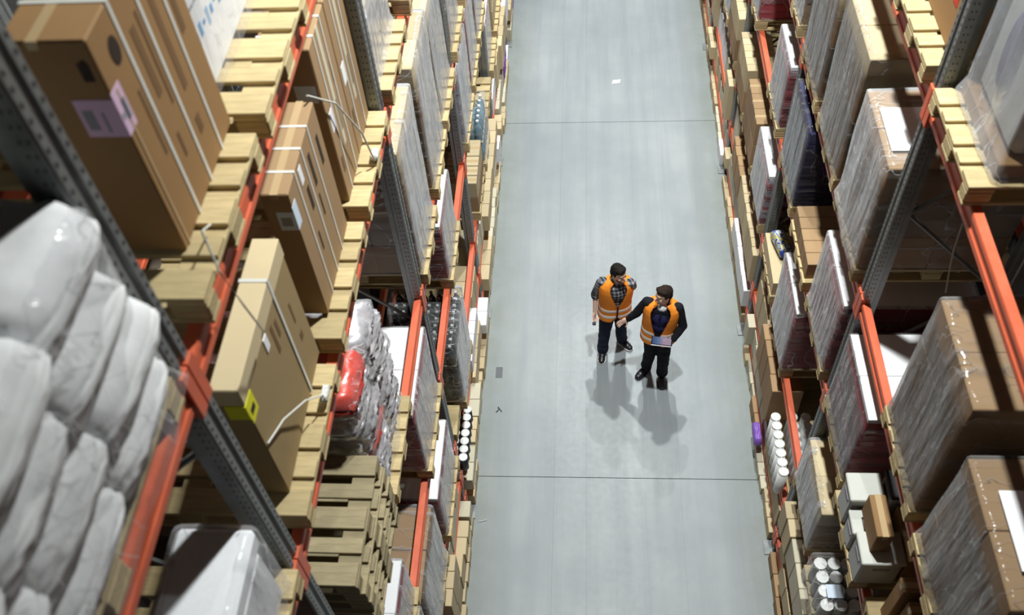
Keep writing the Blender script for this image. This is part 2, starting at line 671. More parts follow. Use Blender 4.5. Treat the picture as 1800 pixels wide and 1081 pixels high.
def build_rack(S):
    root = empty('pallet_rack', (SX(S, 0), 0, 0))
    tag(root, 'tall pallet rack, grey posts and red beams, %s side of the aisle' % S.word, 'pallet rack')
    H = POST_TOP[S.word]
    pm = prism('upright_post', post_profile(), 0, H)
    pf = perforation_mesh(H)
    flip = 0 if S.s > 0 else math.pi
    for yp in S.posts:
        if yp < 0:
            continue
        for inset, rot in ((0.0, flip), (RACK_D, flip + math.pi)):
            o = link('upright_post', pm, 'galvanised', root, (S.s * inset, yp, 0), (0, 0, rot))
            if inset == 0 and yp < 9:
                link('perforations', pf, 'hole_dark', o)
            box('foot_plate', SX(S, inset) - .09, SX(S, inset) + .09, yp - .09, yp + .09, 0, .012, 'galvanised', root, .002)
        if 0 < yp < 12:
            for ins in (RACK_D + .29, RACK_D + 1.2):
                link('upright_post', pm, 'galvanised', root, (S.s * ins, yp, 0), (0, 0, flip))
        # lattice between front and rear post
        z = 0.35
        k = 0
        while z + 0.85 < H:
            a, b2 = (PD, RACK_D - PD)
            z0, z1 = (z, z + .85)
            if k % 2:
                z0, z1 = z1, z0
            me = tube_mesh([(S.s * a, 0, z0), (S.s * b2, 0, z1)], 0.016, 6)
            link('brace', me, 'galvanised', root, (0, yp, 0))
            z += 0.85
            k += 1
    for i in range(len(S.posts) - 1):
        y0, y1 = S.posts[i] + PW / 2, S.posts[i + 1] - PW / 2
        bm_ = beam_mesh(y1 - y0)
        for z in S.levels:
            if z > 5 and S.posts[i] > 8:
                continue
            bo = link('beam', bm_, 'red_steel', root, (S.s * 0.0, y0 if S.s > 0 else y1, z), (0, 0, flip))
            for yy, sg in ((y0, -1), (y1, 1)):
                if z < 0.3:
                    continue
                box('beam_connector', SX(S, -0.012), SX(S, 0.058), min(yy, yy + sg * .062), max(yy, yy + sg * .062), z - .20, z + .05, 'red_steel', root, .003)
            link('beam', bm_, 'red_steel', root, (S.s * RACK_D, y1 if S.s > 0 else y0, z), (0, 0, flip + math.pi))
            if z > 2 and i in (1, 2, 3):
                for ins in (RACK_D + .30, RACK_D + 1.18):
                    link('beam', bm_, 'red_steel', root, (S.s * ins, y0 if S.s > 0 else y1, z), (0, 0, flip))
            if z < 1.2:
                n = max(3, int((y1 - y0) / 0.33))
                for k in range(n):
                    ya = y0 + (y1 - y0) * k / n
                    yb = y0 + (y1 - y0) * (k + 1) / n - .006
                    box('shelf_board', SX(S, .066), SX(S, RACK_D - .066), ya, yb, z - .025, z, 'pallet_wood', root, 0)
    return root


build_rack(LEFT)
build_rack(RIGHT)

# ------------------------------------------------------------------ pallets
PALLET_H = 0.144


def pallet(S, y0, y1, z, label, over=0.055, m='pallet_wood', depth=1.2, jit=0.0, tilt=0.0, group='wooden pallets on the racks'):
    """deck boards run into the rack, so their sawn ends face the aisle"""
    w_ = y1 - y0
    w_ = round(w_, 2)
    root = empty('wooden_pallet', (SX(S, -over + depth / 2), (y0 + y1) / 2, z), tilt)
    tag(root, label, 'pallet', group)
    n = 5
    bw = (0.145, 0.10, 0.145, 0.10, 0.145)
    gap = (w_ - sum(bw)) / (n - 1)
    y = -w_ / 2
    for k in range(n):
        me = box_mesh(depth, bw[k], 0.022, .003, m)
        link('deck_board', me, m, root, (random.uniform(-jit, jit), y + bw[k] / 2, PALLET_H - .011))
        y += bw[k] + gap
    for xx in (-depth / 2 + .0725, 0, depth / 2 - .0725):
        link('stringer_board', box_mesh(.145, w_, .022, .003, m), m, root, (xx, 0, PALLET_H - .033))
        for yy, by in ((-w_ / 2 + .05, .10), (0, .145), (w_ / 2 - .05, .10)):
            link('block', box_mesh(.145, by, .078, .008, m), m, root, (xx, yy, .022 + .039))
    for yy, by in ((-w_ / 2 + .05, .10), (0, .145), (w_ / 2 - .05, .10)):
        link('bottom_board', box_mesh(depth, by, .022, .003, m), m, root, (0, yy, .011))
    return root


def film_mesh(dx, dy, h, top=False, amp=0.010, seed=0, lip=0.05, sag=0.0):
    """wrinkled sleeve around a dx*dy*h block (centre at origin, base z=0)"""
    rnd = random.Random(seed)
    hx, hy = dx / 2, dy / 2
    r = 0.03
    nx, ny, nz = 10, 12, 9
    per = []
    for i in range(ny):
        per.append((hx, -hy + r + (2 * hy - 2 * r) * i / (ny - 1)))
    per.append((hx - r * .3, hy - r * .3))
    for i in range(nx):
        per.append((hx - r - (2 * hx - 2 * r) * i / (nx - 1), hy))
    per.append((-hx + r * .3, hy - r * .3))
    for i in range(ny):
        per.append((-hx, hy - r - (2 * hy - 2 * r) * i / (ny - 1)))
    per.append((-hx + r * .3, -hy + r * .3))
    for i in range(nx):
        per.append((-hx + r + (2 * hx - 2 * r) * i / (nx - 1), -hy))
    per.append((hx - r * .3, -hy + r * .3))
    P = len(per)
    vs, fs = [], []
    off = Vector((rnd.uniform(0, 50), rnd.uniform(0, 50), 0))
    for k in range(nz + 1):
        z = h * k / nz
        for (x, y) in per:
            nn = noise.noise(Vector((x * 3, y * 5, z * 1.6)) + off)
            d = 0.012 + amp * nn + (amp if k == 0 else 0)
            L = math.hypot(x / hx, y / hy)
            vs.append((x + d * (x / hx) / L * 1.2, y + d * (y / hy) / L * 1.2, z))
    for k in range(nz):
        for i in range(P):
            j = (i + 1) % P
            fs.append((k * P + i, k * P + j, (k + 1) * P + j, (k + 1) * P + i))
    # lip folded over the top
    base = len(vs)
    for (x, y) in per:
        nn = noise.noise(Vector((x * 6, y * 6, 3)) + off)
        q = lip * (1 + 0.5 * nn)
        vs.append((x - math.copysign(min(q, hx * .5), x) if abs(abs(x) - hx) < .04 else x,
                   y - math.copysign(min(q, hy * .5), y) if abs(abs(y) - hy) < .04 else y, h + 0.012 + .006 * nn))
    for i in range(P):
        j = (i + 1) % P
        fs.append((nz * P + i, nz * P + j, base + j, base + i))
    if top:
        rings = 4
        prev = base
        for rr in range(1, rings + 1):
            b2 = len(vs)
            t = 1 - rr / (rings + .6)
            for i in range(P):
                x, y, z = vs[base + i]
                nn = noise.noise(Vector((x * t * 5, y * t * 5, 9)) + off)
                vs.append((x * t, y * t, h + 0.012 + .010 * nn))
            for i in range(P):
                j = (i + 1) % P
                fs.append((prev + i, prev + j, b2 + j, b2 + i))
            prev = b2
        fs.append(tuple(prev + i for i in range(P)))
    return pydata('stretch_film', vs, fs)


SEED = [100]


def nxt():
    SEED[0] += 1
    return SEED[0]


def wrapped(S, y0, y1, z, top, label, mats, grid=(2, 2, 3), inset=0.02, depth=1.08, film='film', film_top=False,
            pal='', cat='wrapped load', over=0.055, amp=0.010, group=None, pallet_mat='pallet_wood', tops=None, film_extra=0.10, bev=0.006):
    """pallet + stretch-wrapped block of cartons or flat packs"""
    pallet(S, y0, y1, z, pal, over, pallet_mat)
    zb = z + PALLET_H + .001
    h = top - zb
    ya, yb = y0 + .012, y1 - .012
    xc = SX(S, inset + depth / 2)
    root = empty('wrapped_load', (xc, (ya + yb) / 2, zb))
    tag(root, label, cat, group)
    nx, ny, nz = grid
    cx, cy, cz = depth / nx, (yb - ya) / ny, h / nz
    g = 0.003
    for k in range(nz):
        m = mats[k % len(mats)] if tops is None or k < nz - 1 else tops
        for i in range(nx):
            for j in range(ny):
                jx, jy = random.uniform(-.004, .004), random.uniform(-.004, .004)
                link('pack' if nx * ny == 1 else 'carton', box_mesh(cx - g, cy - g, cz - .001, bev, m), m, root,
                     (-depth / 2 + cx * (i + .5) + jx, -(yb - ya) / 2 + cy * (j + .5) + jy, cz * (k + .5)))
    if film:
        fm = film_mesh(depth + .012, yb - ya + .012, h + film_extra * 0 + .004, film_top, amp, nxt())
        link('stretch_film', fm, film, root, (0, 0, 0), smooth=True)
    return root


def packs(S, y0, y1, z, top, label, pal, mats=('red_card', 'maroon_card'), n=9, film='film', inset=0.03, over=0.055, depth=1.06, white=0.05, split=1):
    """stack of flat packs in red sleeves, topped by white packs, in clear film"""
    pallet(S, y0, y1, z, pal, over)
    zb = z + PALLET_H + .001
    h = top - zb
    ya, yb = y0 + .02, y1 - .02
    xc = SX(S, inset + depth / 2)
    root = empty('wrapped_load', (xc, (ya + yb) / 2, zb))
    tag(root, label, 'wrapped load')
    hp = (h - white) / n
    for k in range(n):
        m = mats[k % len(mats)]
        link('flat_pack', box_mesh(depth - random.choice((0, .006, .01)), yb - ya, hp - .003, .006, m), m, root, (random.uniform(-.004, .004), random.uniform(-.004, .004), hp * (k + .5)))
    wy = (yb - ya) / split
    for q_ in range(split):
        link('white_pack', box_mesh(depth, wy - .003, white - .002, .004, 'white_card'), 'white_card', root, (0, -(yb - ya) / 2 + wy * (q_ + .5), h - white / 2))
    fm = film_mesh(depth + .012, yb - ya + .012, h - .012, False, .008, nxt(), lip=0.012)
    link('stretch_film', fm, film, root, (0, 0, 0), smooth=True)
    return root


def carton(name, x0, x1, y0, y1, z0, z1, m, label, group=None, tape=True, bev=.005, cat='carton', tape_m='tape'):
    root = empty(name, ((x0 + x1) / 2, (y0 + y1) / 2, z0))
    tag(root, label, cat, group)
    box('body', x0, x1, y0, y1, z0, z1, m, root, bev)
    if tape:
        ym = (y0 + y1) / 2
        xa, xb = min(x0, x1), max(x0, x1)
        if (xb - xa) > (y1 - y0):
            box('tape', xa - .001, xb + .001, ym - .022, ym + .022, z1 - .05, z1 + .0012, tape_m, root, 0)
        else:
            xm = (xa + xb) / 2
            box('tape', xm - .022, xm + .022, y0 - .001, y1 + .001, z1 - .05, z1 + .0012, tape_m, root, 0)
    return root


ORD = ['first', 'second', 'third', 'fourth', 'fifth', 'sixth', 'seventh', 'eighth', 'ninth', 'tenth', 'eleventh', 'twelfth', 'thirteenth', 'fourteenth', 'fifteenth', 'sixteenth', 'seventeenth', 'eighteenth', 'nineteenth', 'twentieth']
BAY = ['nearest', 'second', 'third', 'fourth', 'fifth', 'sixth']


# ================================================================== LEFT RACK
L = LEFT
z1, z2, z3, z4, z5 = 1.50, 2.85, 4.12, 6.05, 7.68
PT = PALLET_H + .001

# ---- top level, sack load in the nearest bay


def sack_mesh(lx, ly, h, seed, wr=0.05):
    bm = bmesh.new()
    bmesh.ops.create_cube(bm, size=1)
    bmesh.ops.subdivide_edges(bm, edges=bm.edges[:], cuts=11, use_grid_fill=True)
    off = Vector((seed * 3.1, seed * 1.7, 0))
    for v in bm.verts:
        x, y, z = v.co * 2
        e = max(abs(x), abs(y))
        fl = math.sqrt(max(0.0, 1 - min(1, e) ** 6)) * .66 + .34
        px = math.copysign(abs(x) ** .96, x)
        py = math.copysign(abs(y) ** .96, y)
        cr = 1 - 0.10 * (abs(x * y) ** 3) - 0.05 * abs(z)
        nn = noise.noise(Vector((px * 2.2, py * 2.2, z)) + off) * 0.10
        ridge = 0.05 * math.sin(py * 9 + 2 * nn) * (1 - abs(z)) 
        n2 = noise.noise(Vector((px * 6, py * 6, z * 5)) + off * 2) * wr
        v.co = (px * lx / 2 * (cr + n2 * .5), py * ly / 2 * (cr + n2 * .3), z * fl * h / 2 * (1 + nn + ridge + n2 * 2))
    me = bpy.data.meshes.new('sack')
    bm.to_mesh(me)
    bm.free()
    return me


def sack_load(S, y0, y1, z, top, label, pal, n=6, nyy=3, ms=('sack_white',), depth=1.08, inset=0.05, film='film_clear', over=0.0, bulge=1.5, wr=0.06):
    pallet(S, y0, y1, z, pal, over)
    zb = z + PT
    root = empty('sack_load', (SX(S, inset + depth / 2), (y0 + y1) / 2, zb))
    tag(root, label, 'sack load')
    h = (top - zb) / n
    wy = (y1 - y0) / nyy
    meshes = [sack_mesh(depth * .54, wy * 1.14, h * bulge, s + 1, wr) for s in range(5)]
    for k in range(n):
        for j in range(nyy):
            for i in range(2):
                m = ms[(k * 7 + j * 3 + i) % len(ms)]
                shift = (wy * .18 if k % 2 else -wy * .10)
                o = link('sack', meshes[(k * 3 + j + i) % 5], None, root, (-depth / 4 + depth / 2 * i + random.uniform(-.02, .02), -(y1 - y0) / 2 + wy * (j + .5) + shift * .5, h * (k + .5)),
                         (0, 0, random.uniform(-.05, .05)), smooth=True)
                if len(o.data.materials) == 0:
                    o.data.materials.append(MATS[m])
                o.material_slots[0].link = 'OBJECT'
                o.material_slots[0].material = MATS[m]
    if film:
        fm = film_mesh(depth - .01, y1 - y0 - .02, top - zb, False, .03, nxt(), lip=.1)
        link('stretch_film', fm, film, root, smooth=True)
    return root


sack_load(L, 0.36, 1.74, z5, 8.62, 'big film-wrapped load of plump white sacks filling the lower left foreground', 'wooden pallet under the white sack load in the left foreground', 4, 3, ('sack_white',), inset=-.06, over=.02, bulge=1.34)
sc_ = carton('carton', SX(L, .12), SX(L, .95), .75, 1.55, 8.64, 8.70, 'cream_card', 'flat cream cardboard sheet lying on top of the white sacks', tape=False)

# ---- big strapped brown box


def strap_set(root, x0, x1, ys, z0, z1, m='strap', wd=.018):
    """bands running up the aisle face, over the top and down the back"""
    xa, xb = min(x0, x1), max(x0, x1)
    for y in ys:
        s = box('strap', xa - .003, xa, y - wd / 2, y + wd / 2, z0, z1 + .003, m, root, 0)
        box('strap', xb, xb + .003, y - wd / 2, y + wd / 2, z0, z1 + .003, m, root, 0)
        box('strap', xa - .003, xb + .003, y - wd / 2, y + wd / 2, z1, z1 + .003, m, root, 0)


pallet(L, 2.07, 2.95, z5, 'pale wooden pallet under the tall brown box with the pink label', .045)
zb = z5 + PT
bx0, bx1 = -1.475, -1.75
r = empty('strapped_box', ((bx0 + bx1) / 2, 2.66, zb))
tag(r, 'tall brown strapped cardboard box with a pink label on its corner', 'cardboard box')
box('body', bx0, bx1, 2.30, 3.02, zb, zb + .93, 'kraft_brown', r, .006)
box('tape', bx1 + .09, bx1 + .125, 2.298, 3.022, zb + .90, zb + .9315, 'tape', r, 0)
strap_set(r, bx0, bx1, (2.50, 2.68, 2.86), zb, zb + .93)
box('strap', bx0 - .001, bx0 + .003, 2.335, 2.345, zb, zb + .72, 'tape', r, 0)
o = box('pink_label', bx0 - .135, bx0 + .001, 2.297, 2.300, zb + .56, zb + .71, 'pink_label', r, 0)
tag(o, 'pink paper label folded round the corner')
box('pink_label', bx0, bx0 + .002, 2.297, 2.37, zb + .56, zb + .73, 'pink_label', r, 0)
for (ya, yb, za, zc) in ((2.305, 2.325, .62, .645), (2.33, 2.36, .60, .68)):
    box('label_print', bx0 + .0015, bx0 + .003, ya, yb, zb + za, zb + zc, 'print_grey', r, 0)
box('label_print', bx0 - .12, bx0 - .085, 2.2955, 2.298, zb + .59, zb + .67, 'print_grey', r, 0)
box('label_print', bx0 - .06, bx0 - .05, 2.2955, 2.298, zb + .58, zb + .66, 'print_grey', r, 0)
me = lathe_mesh('dot', [(0.05, 0), (0.05, 0.002)], 20)
d_ = link('print_mark', me, 'print_black', r, (bx0 - r.location.x, 2.43 - 2.66, .80), (0, math.pi / 2, 0))
d_.scale = (1, .7, 1)
for (ya, yb, za, zc) in ((2.56, 2.60, .50, .78), (2.63, 2.65, .42, .80), (2.75, 2.79, .38, .84), (2.45, 2.47, .34, .62), (2.90, 2.94, .52, .74), (2.57, 2.59, .22, .33), (2.74, 2.78, .18, .26)):
    box('print_mark', bx0 - .001, bx0 + .0015, ya, yb, zb + za, zb + zc, 'print_brown', r, 0)
box('print_mark', bx0 - .045, bx0 - .03, 2.2985, 2.301, zb + .80, zb + .86, 'print_black', r, 0)
box('cut_handle', bx0 - .06, bx0 - .025, 2.298, 2.301, zb + .78, zb + .85, 'print_black', r, 0)
# loose strap tail hanging from the pallet of the strapped box
tag(link('strap_tail', tube_mesh([(-1.40, 2.40, 7.86), (-1.385, 2.30, 7.93), (-1.34, 2.22, 7.80), (-1.33, 2.26, 7.55), (-1.36, 2.37, 7.24), (-1.42, 2.44, 7.09)], .0045, 6), 'strap', None), 'loose pale plastic strap hanging from the pallet of the tall brown box', 'strap')

# ---- white printed box behind it
pallet(L, 3.07, 3.97, z5, 'pale wooden pallet under the white printed box at the top left')
rx = -1.60
r = empty('printed_box', (rx - .25, 3.62, zb))
tag(r, 'white film-covered box with blue print standing behind the tall brown box', 'cardboard box')
box('body', rx, rx - .5, 3.16, 3.95, zb, zb + 1.0, 'white_card', r, .006)
for k in range(7):
    ya = 3.24 + .055 * k
    box('print_mark', rx - .001, rx + .0015, ya, ya + .03, zb + .20 + .02 * (k % 3), zb + .26 + .02 * (k % 2), 'print_blue', r, 0)
for k in range(5):
    box('print_mark', rx - .001, rx + .0015, 3.22 + .07 * k, 3.27 + .07 * k, zb + .45, zb + .62, 'print_grey', r, 0)
box('print_mark', rx - .001, rx + .0015, 3.20, 3.60, zb + .36, zb + .375, 'print_grey', r, 0)
link('stretch_film', film_mesh(.53, .81, 1.0, False, .01, nxt()), 'film_clear', r, (0, -.065, 0), smooth=True)

# ---- level 4: beige box, strapped box, brown boxes
zb = z4 + PT
pallet(L, 2.03, 2.93, z4, 'pale wooden pallet under the flat beige box with the yellow label', .045)
r = empty('beige_box', (-1.52, 2.6, zb))
tag(r, 'flat upright beige cardboard box with a yellow label on its lower corner', 'cardboard box')
bx0, bx1 = -1.46, -1.585
box('body', bx0, bx1, 2.15, 3.01, zb, zb + .91, 'kraft_beige', r, .008)
box('lid_rim', bx0 + .003, bx1 - .003, 2.145, 3.015, zb + .80, zb + .918, 'kraft_pale', r, .006)
o = box('yellow_label', bx0, bx0 + .0055, 2.148, 2.235, zb + .66, zb + .80, 'yellow_label', r, 0)
tag(o, 'bright yellow warning label')
box('yellow_label', bx0 - .09, bx0 + .005, 2.141, 2.149, zb + .70, zb + .80, 'yellow_label', r, 0)
box('label_print', bx0 + .005, bx0 + .0065, 2.165, 2.215, zb + .70, zb + .74, 'print_black', r, 0)
box('white_label', bx0, bx0 + .005, 2.50, 2.545, zb + .70, zb + .79, 'paper_label', r, 0)
strap_set(r, bx0 + .003, bx1 - .003, (2.75,), zb, zb + .918, wd=.02)
for (ya, yb, za, zc) in ((2.60, 2.63, .55, .75), (2.66, 2.69, .60, .72), (2.86, 2.90, .30, .36), (2.86, 2.88, .45, .60)):
    box('print_mark', bx0 - .001, bx0 + .0015, ya, yb, zb + za, zb + zc, 'print_brown', r, 0)
tag(link('strap_band', tube_mesh([(-1.45, 2.16, 6.66), (-1.44, 2.35, 6.56), (-1.41, 2.56, 6.40), (-1.355, 2.70, 6.25)], .0045, 6), 'strap'), 'pale plastic strap slung across the beige box with the yellow label', 'strap')
tag(link('strap_knot', sack_mesh(.04, .10, .05, 9, .2), 'strap', None, (-1.365, 2.70, 6.25), smooth=True), 'bunched white plastic film knot on the beige box pallet', 'film knot')

pallet(L, 3.10, 3.99, z4, 'pale wooden pallet under the brown box strapped three times across', .045)
bx0, bx1 = -1.455, -1.60
r = empty('strapped_box', (-1.525, 3.6, zb))
tag(r, 'narrow brown cardboard box with white straps and a pale blue corner label', 'cardboard box')
box('body', bx0, bx1, 3.27, 3.97, zb, zb + .95, 'kraft', r, .006)
box('tape', (bx0 + bx1) / 2 - .02, (bx0 + bx1) / 2 + .02, 3.268, 3.972, zb + .92, zb + .9515, 'tape', r, 0)
strap_set(r, bx0, bx1, (3.43, 3.60, 3.77), zb, zb + .95, 'strap', .016)
box('blue_label', bx0 - .09, bx0 + .001, 3.2665, 3.27, zb + .70, zb + .83, 'blue_label', r, 0)
box('blue_label', bx0, bx0 + .002, 3.2665, 3.335, zb + .70, zb + .86, 'blue_label', r, 0)
box('label_print', bx0 - .075, bx0 - .02, 3.265, 3.267, zb + .73, zb + .79, 'print_grey', r, 0)
box('white_label', bx0, bx0 + .002, 3.48, 3.53, zb + .80, zb + .91, 'paper_label', r, 0)
for (ya, yb, za, zc) in ((3.52, 3.56, .58, .74), (3.66, 3.70, .62, .84), (3.66, 3.68, .40, .56), (3.85, 3.89, .60, .80), (3.49, 3.51, .30, .44)):
    box('print_mark', bx0 - .001, bx0 + .0015, ya, yb, zb + za, zb + zc, 'print_black', r, 0)

pallet(L, 4.12, 5.02, z4, 'pale wooden pallet under the upright brown boxes beside the second left post', .05)
for k, (ya, yb, hh, xo, lab) in enumerate(((4.16, 4.58, 1.14, 0.0, 'tall brown box with a white label, nearer of two beside the second left post'),
                                            (4.59, 5.0, 1.14, 0.0, 'tall brown box, farther of two beside the second left post'))):
    bx0, bx1 = -1.47 - xo, -1.78 - xo
    r = empty('strapped_box', ((bx0 + bx1) / 2, (ya + yb) / 2, zb))
    tag(r, lab, 'cardboard box', 'brown boxes beside the second left post')
    box('body', bx0, bx1, ya, yb, zb, zb + hh, 'kraft', r, .006)
    box('tape', bx0, bx0 + .0015, (ya + yb) / 2 - .025, (ya + yb) / 2 + .025, zb + .3, zb + hh, 'cream_card', r, 0)
    strap_set(r, bx0, bx1, (ya + .12, yb - .12), zb, zb + hh)
    box('white_label', bx0, bx0 + .002, ya + .04, ya + .12, zb + .52, zb + .66, 'paper_label', r, 0)
    if k == 0:
        box('white_label', bx0 - .14, bx0 - .02, ya - .002, ya, zb + .78, zb + .90, 'blue_label', r, 0)
    for (a, b_, za, zc) in ((.2, .24, .4, .62), (.28, .31, .7, .85), (.05, .09, .2, .32)):
        box('print_mark', bx0 - .001, bx0 + .0015, ya + a, ya + b_, zb + za, zb + zc, 'print_brown', r, 0)
tag(link('strap_band', tube_mesh([(-1.47, 3.95, 7.20), (-1.43, 4.25, 6.9), (-1.38, 4.45, 6.5), (-1.355, 4.50, 6.22)], .006, 6), 'strap'), 'long pale strap running down beside the tall brown boxes', 'strap')
tag(link('strap_knot', sack_mesh(.05, .09, .05, 4, .2), 'strap', None, (-1.36, 4.55, 6.23), smooth=True), 'bunched white film knot on the pallet beside the second left post', 'film knot')

# ---- level 4 near bay: white foam boxes
pallet(L, 0.90, 1.76, z4, 'wooden pallet under the white foam boxes at the bottom left')
r = empty('foam_box', (-1.7, 1.33, z4 + PT))
tag(r, 'large white foam box with lid in clear film at the bottom left', 'foam box')
zb = z4 + PT
box('body', -1.39, -1.72, 0.92, 1.66, zb, zb + .44, 'foam_white', r, .02)
box('lid', -1.385, -1.725, 0.90, 1.70, zb + .442, zb + .56, 'foam_white', r, .02)
link('stretch_film', film_mesh(.345, .805, .553, False, .010, nxt()), 'film_clear', r, (-1.555 + 1.7, 1.30 - 1.33, 0), smooth=True)

# ---- level 3: stack of empty pallets (each one a thing)
for k in range(6):
    pallet(L, 2.17 + random.uniform(-.012, .012), 3.05 + random.uniform(-.0, .0), z3 + k * (PALLET_H + .001), '%s empty weathered pallet from the top of the stack on the left rack' % ORD[5 - k],
           0.07 + random.uniform(-.025, .03), 'old_pallet_wood', 1.2, 0.012, random.uniform(-.006, .006), 'stack of empty weathered pallets')
sack_load(L, 3.14, 3.98, z3, 5.45, 'tall load of silver and red foil sacks under film beside the empty pallets', 'wooden pallet under the silver and red foil sacks', 9, 2, ('sack_silver', 'sack_silver', 'sack_red', 'sack_silver', 'sack_silver'), inset=0.04, over=.05, film='film_clear', wr=0.22)

# ---- third bay and beyond on level 4 and 3
wrapped(L, 5.24, 6.06, z4, 6.75, 'brown cartons in loose silvery film above the second left post', ['kraft_grey'], (3, 3, 3), .06, 1.02, 'film', True, 'wooden pallet under the silvery wrapped cartons high beside the second left post', amp=.02)
wrapped(L, 6.30, 7.15, z4, 6.9, 'film-wrapped pale cartons on the fifth shelf at the top of the photo', ['cream_card'], (2, 2, 3), .03, 1.05, 'film', True, 'wooden pallet under the pale wrapped cartons at the top of the photo')
wrapped(L, 5.20, 6.02, z3, 5.62, 'wrapped brown cartons with pale tops just past the second left post', ['kraft', 'kraft_grey'], (3, 2, 4), .0, 1.08, 'film', False, 'wooden pallet under the wrapped brown cartons just past the second left post', tops='kraft_pale', over=.06)
wrapped(L, 6.22, 7.04, z3, 5.60, 'wrapped brown carton load, second past the second left post', ['kraft', 'kraft_grey'], (3, 2, 4), .0, 1.08, 'film', False, 'wooden pallet under the second wrapped carton load past the second left post', tops='kraft_pale')
wrapped(L, 7.16, 7.98, z3, 5.45, 'wrapped brown carton load, third past the second left post', ['kraft', 'kraft_grey'], (3, 2, 4), .02, 1.06, 'film', False, 'wooden pallet under the third wrapped carton load past the second left post', tops='kraft_pale')
wrapped(L, 8.24, 9.06, z3, 5.3, 'wrapped brown carton load past the third left post on the fourth shelf', ['kraft', 'kraft_grey'], (3, 2, 4), .02, 1.06, 'film', False, 'wooden pallet under the carton load past the third left post, fourth shelf')
wrapped(L, 9.22, 10.04, z3, 5.2, 'wrapped white-topped carton load high at the top edge of the left rack', ['lilac_card'], (2, 2, 4), .02, 1.06, 'film', False, 'wooden pallet under the white-topped load at the top edge of the left rack', tops='white_card')

# ---- level 2
packs(L, 2.10, 2.97, z2, 3.56, 'white flat packs in grey film beneath the empty pallet stack', 'wooden pallet under the white packs beneath the empty pallet stack', inset=.0, split=2)
packs(L, 4.02, 4.95, z2, 3.88, 'large white-topped stack of dark red flat packs beneath the foil sacks', 'wooden pallet under the large white-topped stack beneath the foil sacks', n=10, split=2, inset=0.0)
packs(L, 6.20, 7.03, z2, 3.76, 'white-topped stack of rust red packs at the third left post', 'wooden pallet under the rust red packs at the third left post', mats=('rust_card', 'red_card', 'maroon_card'), n=10, inset=0.0)
packs(L, 8.24, 9.14, z2, 4.0, 'pale lilac film-wrapped stack past the third left post', 'wooden pallet under the lilac stack past the third left post', mats=('lilac_card',), n=7, inset=-.01)
packs(L, 9.28, 10.10, z2, 3.95, 'white-topped crimson stack farther along the left rack', 'wooden pallet under the crimson stack farther along the left rack', mats=('red_card', 'maroon_card'), n=9, inset=0.0)
wrapped(L, 10.22, 11.02, z2, 3.9, 'grey wrapped carton load before the fourth left post', ['lilac_card', 'kraft_grey'], (2, 2, 4), .0, 1.08, 'film', False, 'wooden pallet under the grey load before the fourth left post', tops='white_card')
packs(L, 11.30, 12.15, z2, 3.7, 'crimson wrapped stack past the fourth left post', 'wooden pallet under the crimson stack past the fourth left post')

# ---- level 1
wrapped(L, 2.12, 2.98, z1, 2.55, 'wrapped pale carton load low in the second left bay', ['kraft_pale'], (2, 2, 3), .0, 1.08, 'film', False, 'wooden pallet under the wrapped pale cartons low in the second left bay')
wrapped(L, 3.04, 3.88, z1, 2.60, 'brown cartons in crumpled clear film seen below the empty beam', ['kraft'], (2, 2, 2), -.01, 1.05, 'film', True, 'wooden pallet under the brown cartons seen below the empty beam', amp=.02)
packs(L, 4.04, 4.94, z1, 2.38, 'white-topped maroon stack on the low shelf by the second left post', 'wooden pallet under the low maroon stack by the second left post', n=9, inset=-.02, over=.07)


def bottle_set(S, y0, y1, z, tiers, nx, ny, r, h, body_m, cap_m, label, cat, kind, x_in=0.0, film='film_clear', pal=None, over=.08, name='bottle_pack'):
    zb = z
    if pal:
        pallet(S, y0 - .02, y1 + .02, z, pal, over)
        zb = z + PT
    depth = nx * 2.04 * r
    root = empty(name, (SX(S, x_in + depth / 2), (y0 + y1) / 2, zb))
    tag(root, label, cat)
    prof = [(r * .92, 0), (r, .01), (r, h * .62), (r * .85, h * .74), (r * .38, h * .90), (r * .36, h)] if kind == 'bottle' else [(r * .96, 0), (r, .006), (r, h - .012), (r * .96, h)]
    bm_ = lathe_mesh(('b', kind, r, h), prof, 10)
    cm = lathe_mesh(('c', kind, r, h), [(r * .42, 0), (r * .42, .02), (r * .36, .024)] if kind == 'bottle' else [(r * .97, 0), (r * .97, .006), (r * .86, .006), (r * .84, .003)], 10)
    wy = (y1 - y0) / ny
    for t in range(tiers):
        if tiers > 1:
            link('tray', box_mesh(depth, y1 - y0, .012, .002, 'kraft_pale'), 'kraft_pale', root, (0, 0, t * (h + .05) + .006), smooth=False)
        for j in range(ny):
            for i in range(nx):
                if t < tiers - 1 and 0 < i < nx - 1 and 0 < j < ny - 1:
                    continue
                zz = t * (h + .05) + .0125
                b_ = link('bottle' if kind == 'bottle' else 'can', bm_, body_m, root, (-depth / 2 + r * 1.02 + i * 2.04 * r, -(y1 - y0) / 2 + wy * (j + .5), zz), smooth=True)
                link('cap' if kind == 'bottle' else 'lid', cm, cap_m, b_, (0, 0, h))
    if film:
        link('stretch_film', film_mesh(depth + .03, y1 - y0 + .02, tiers * (h + .05) + .01, True, .012, nxt()), film, root, smooth=True)
    return root


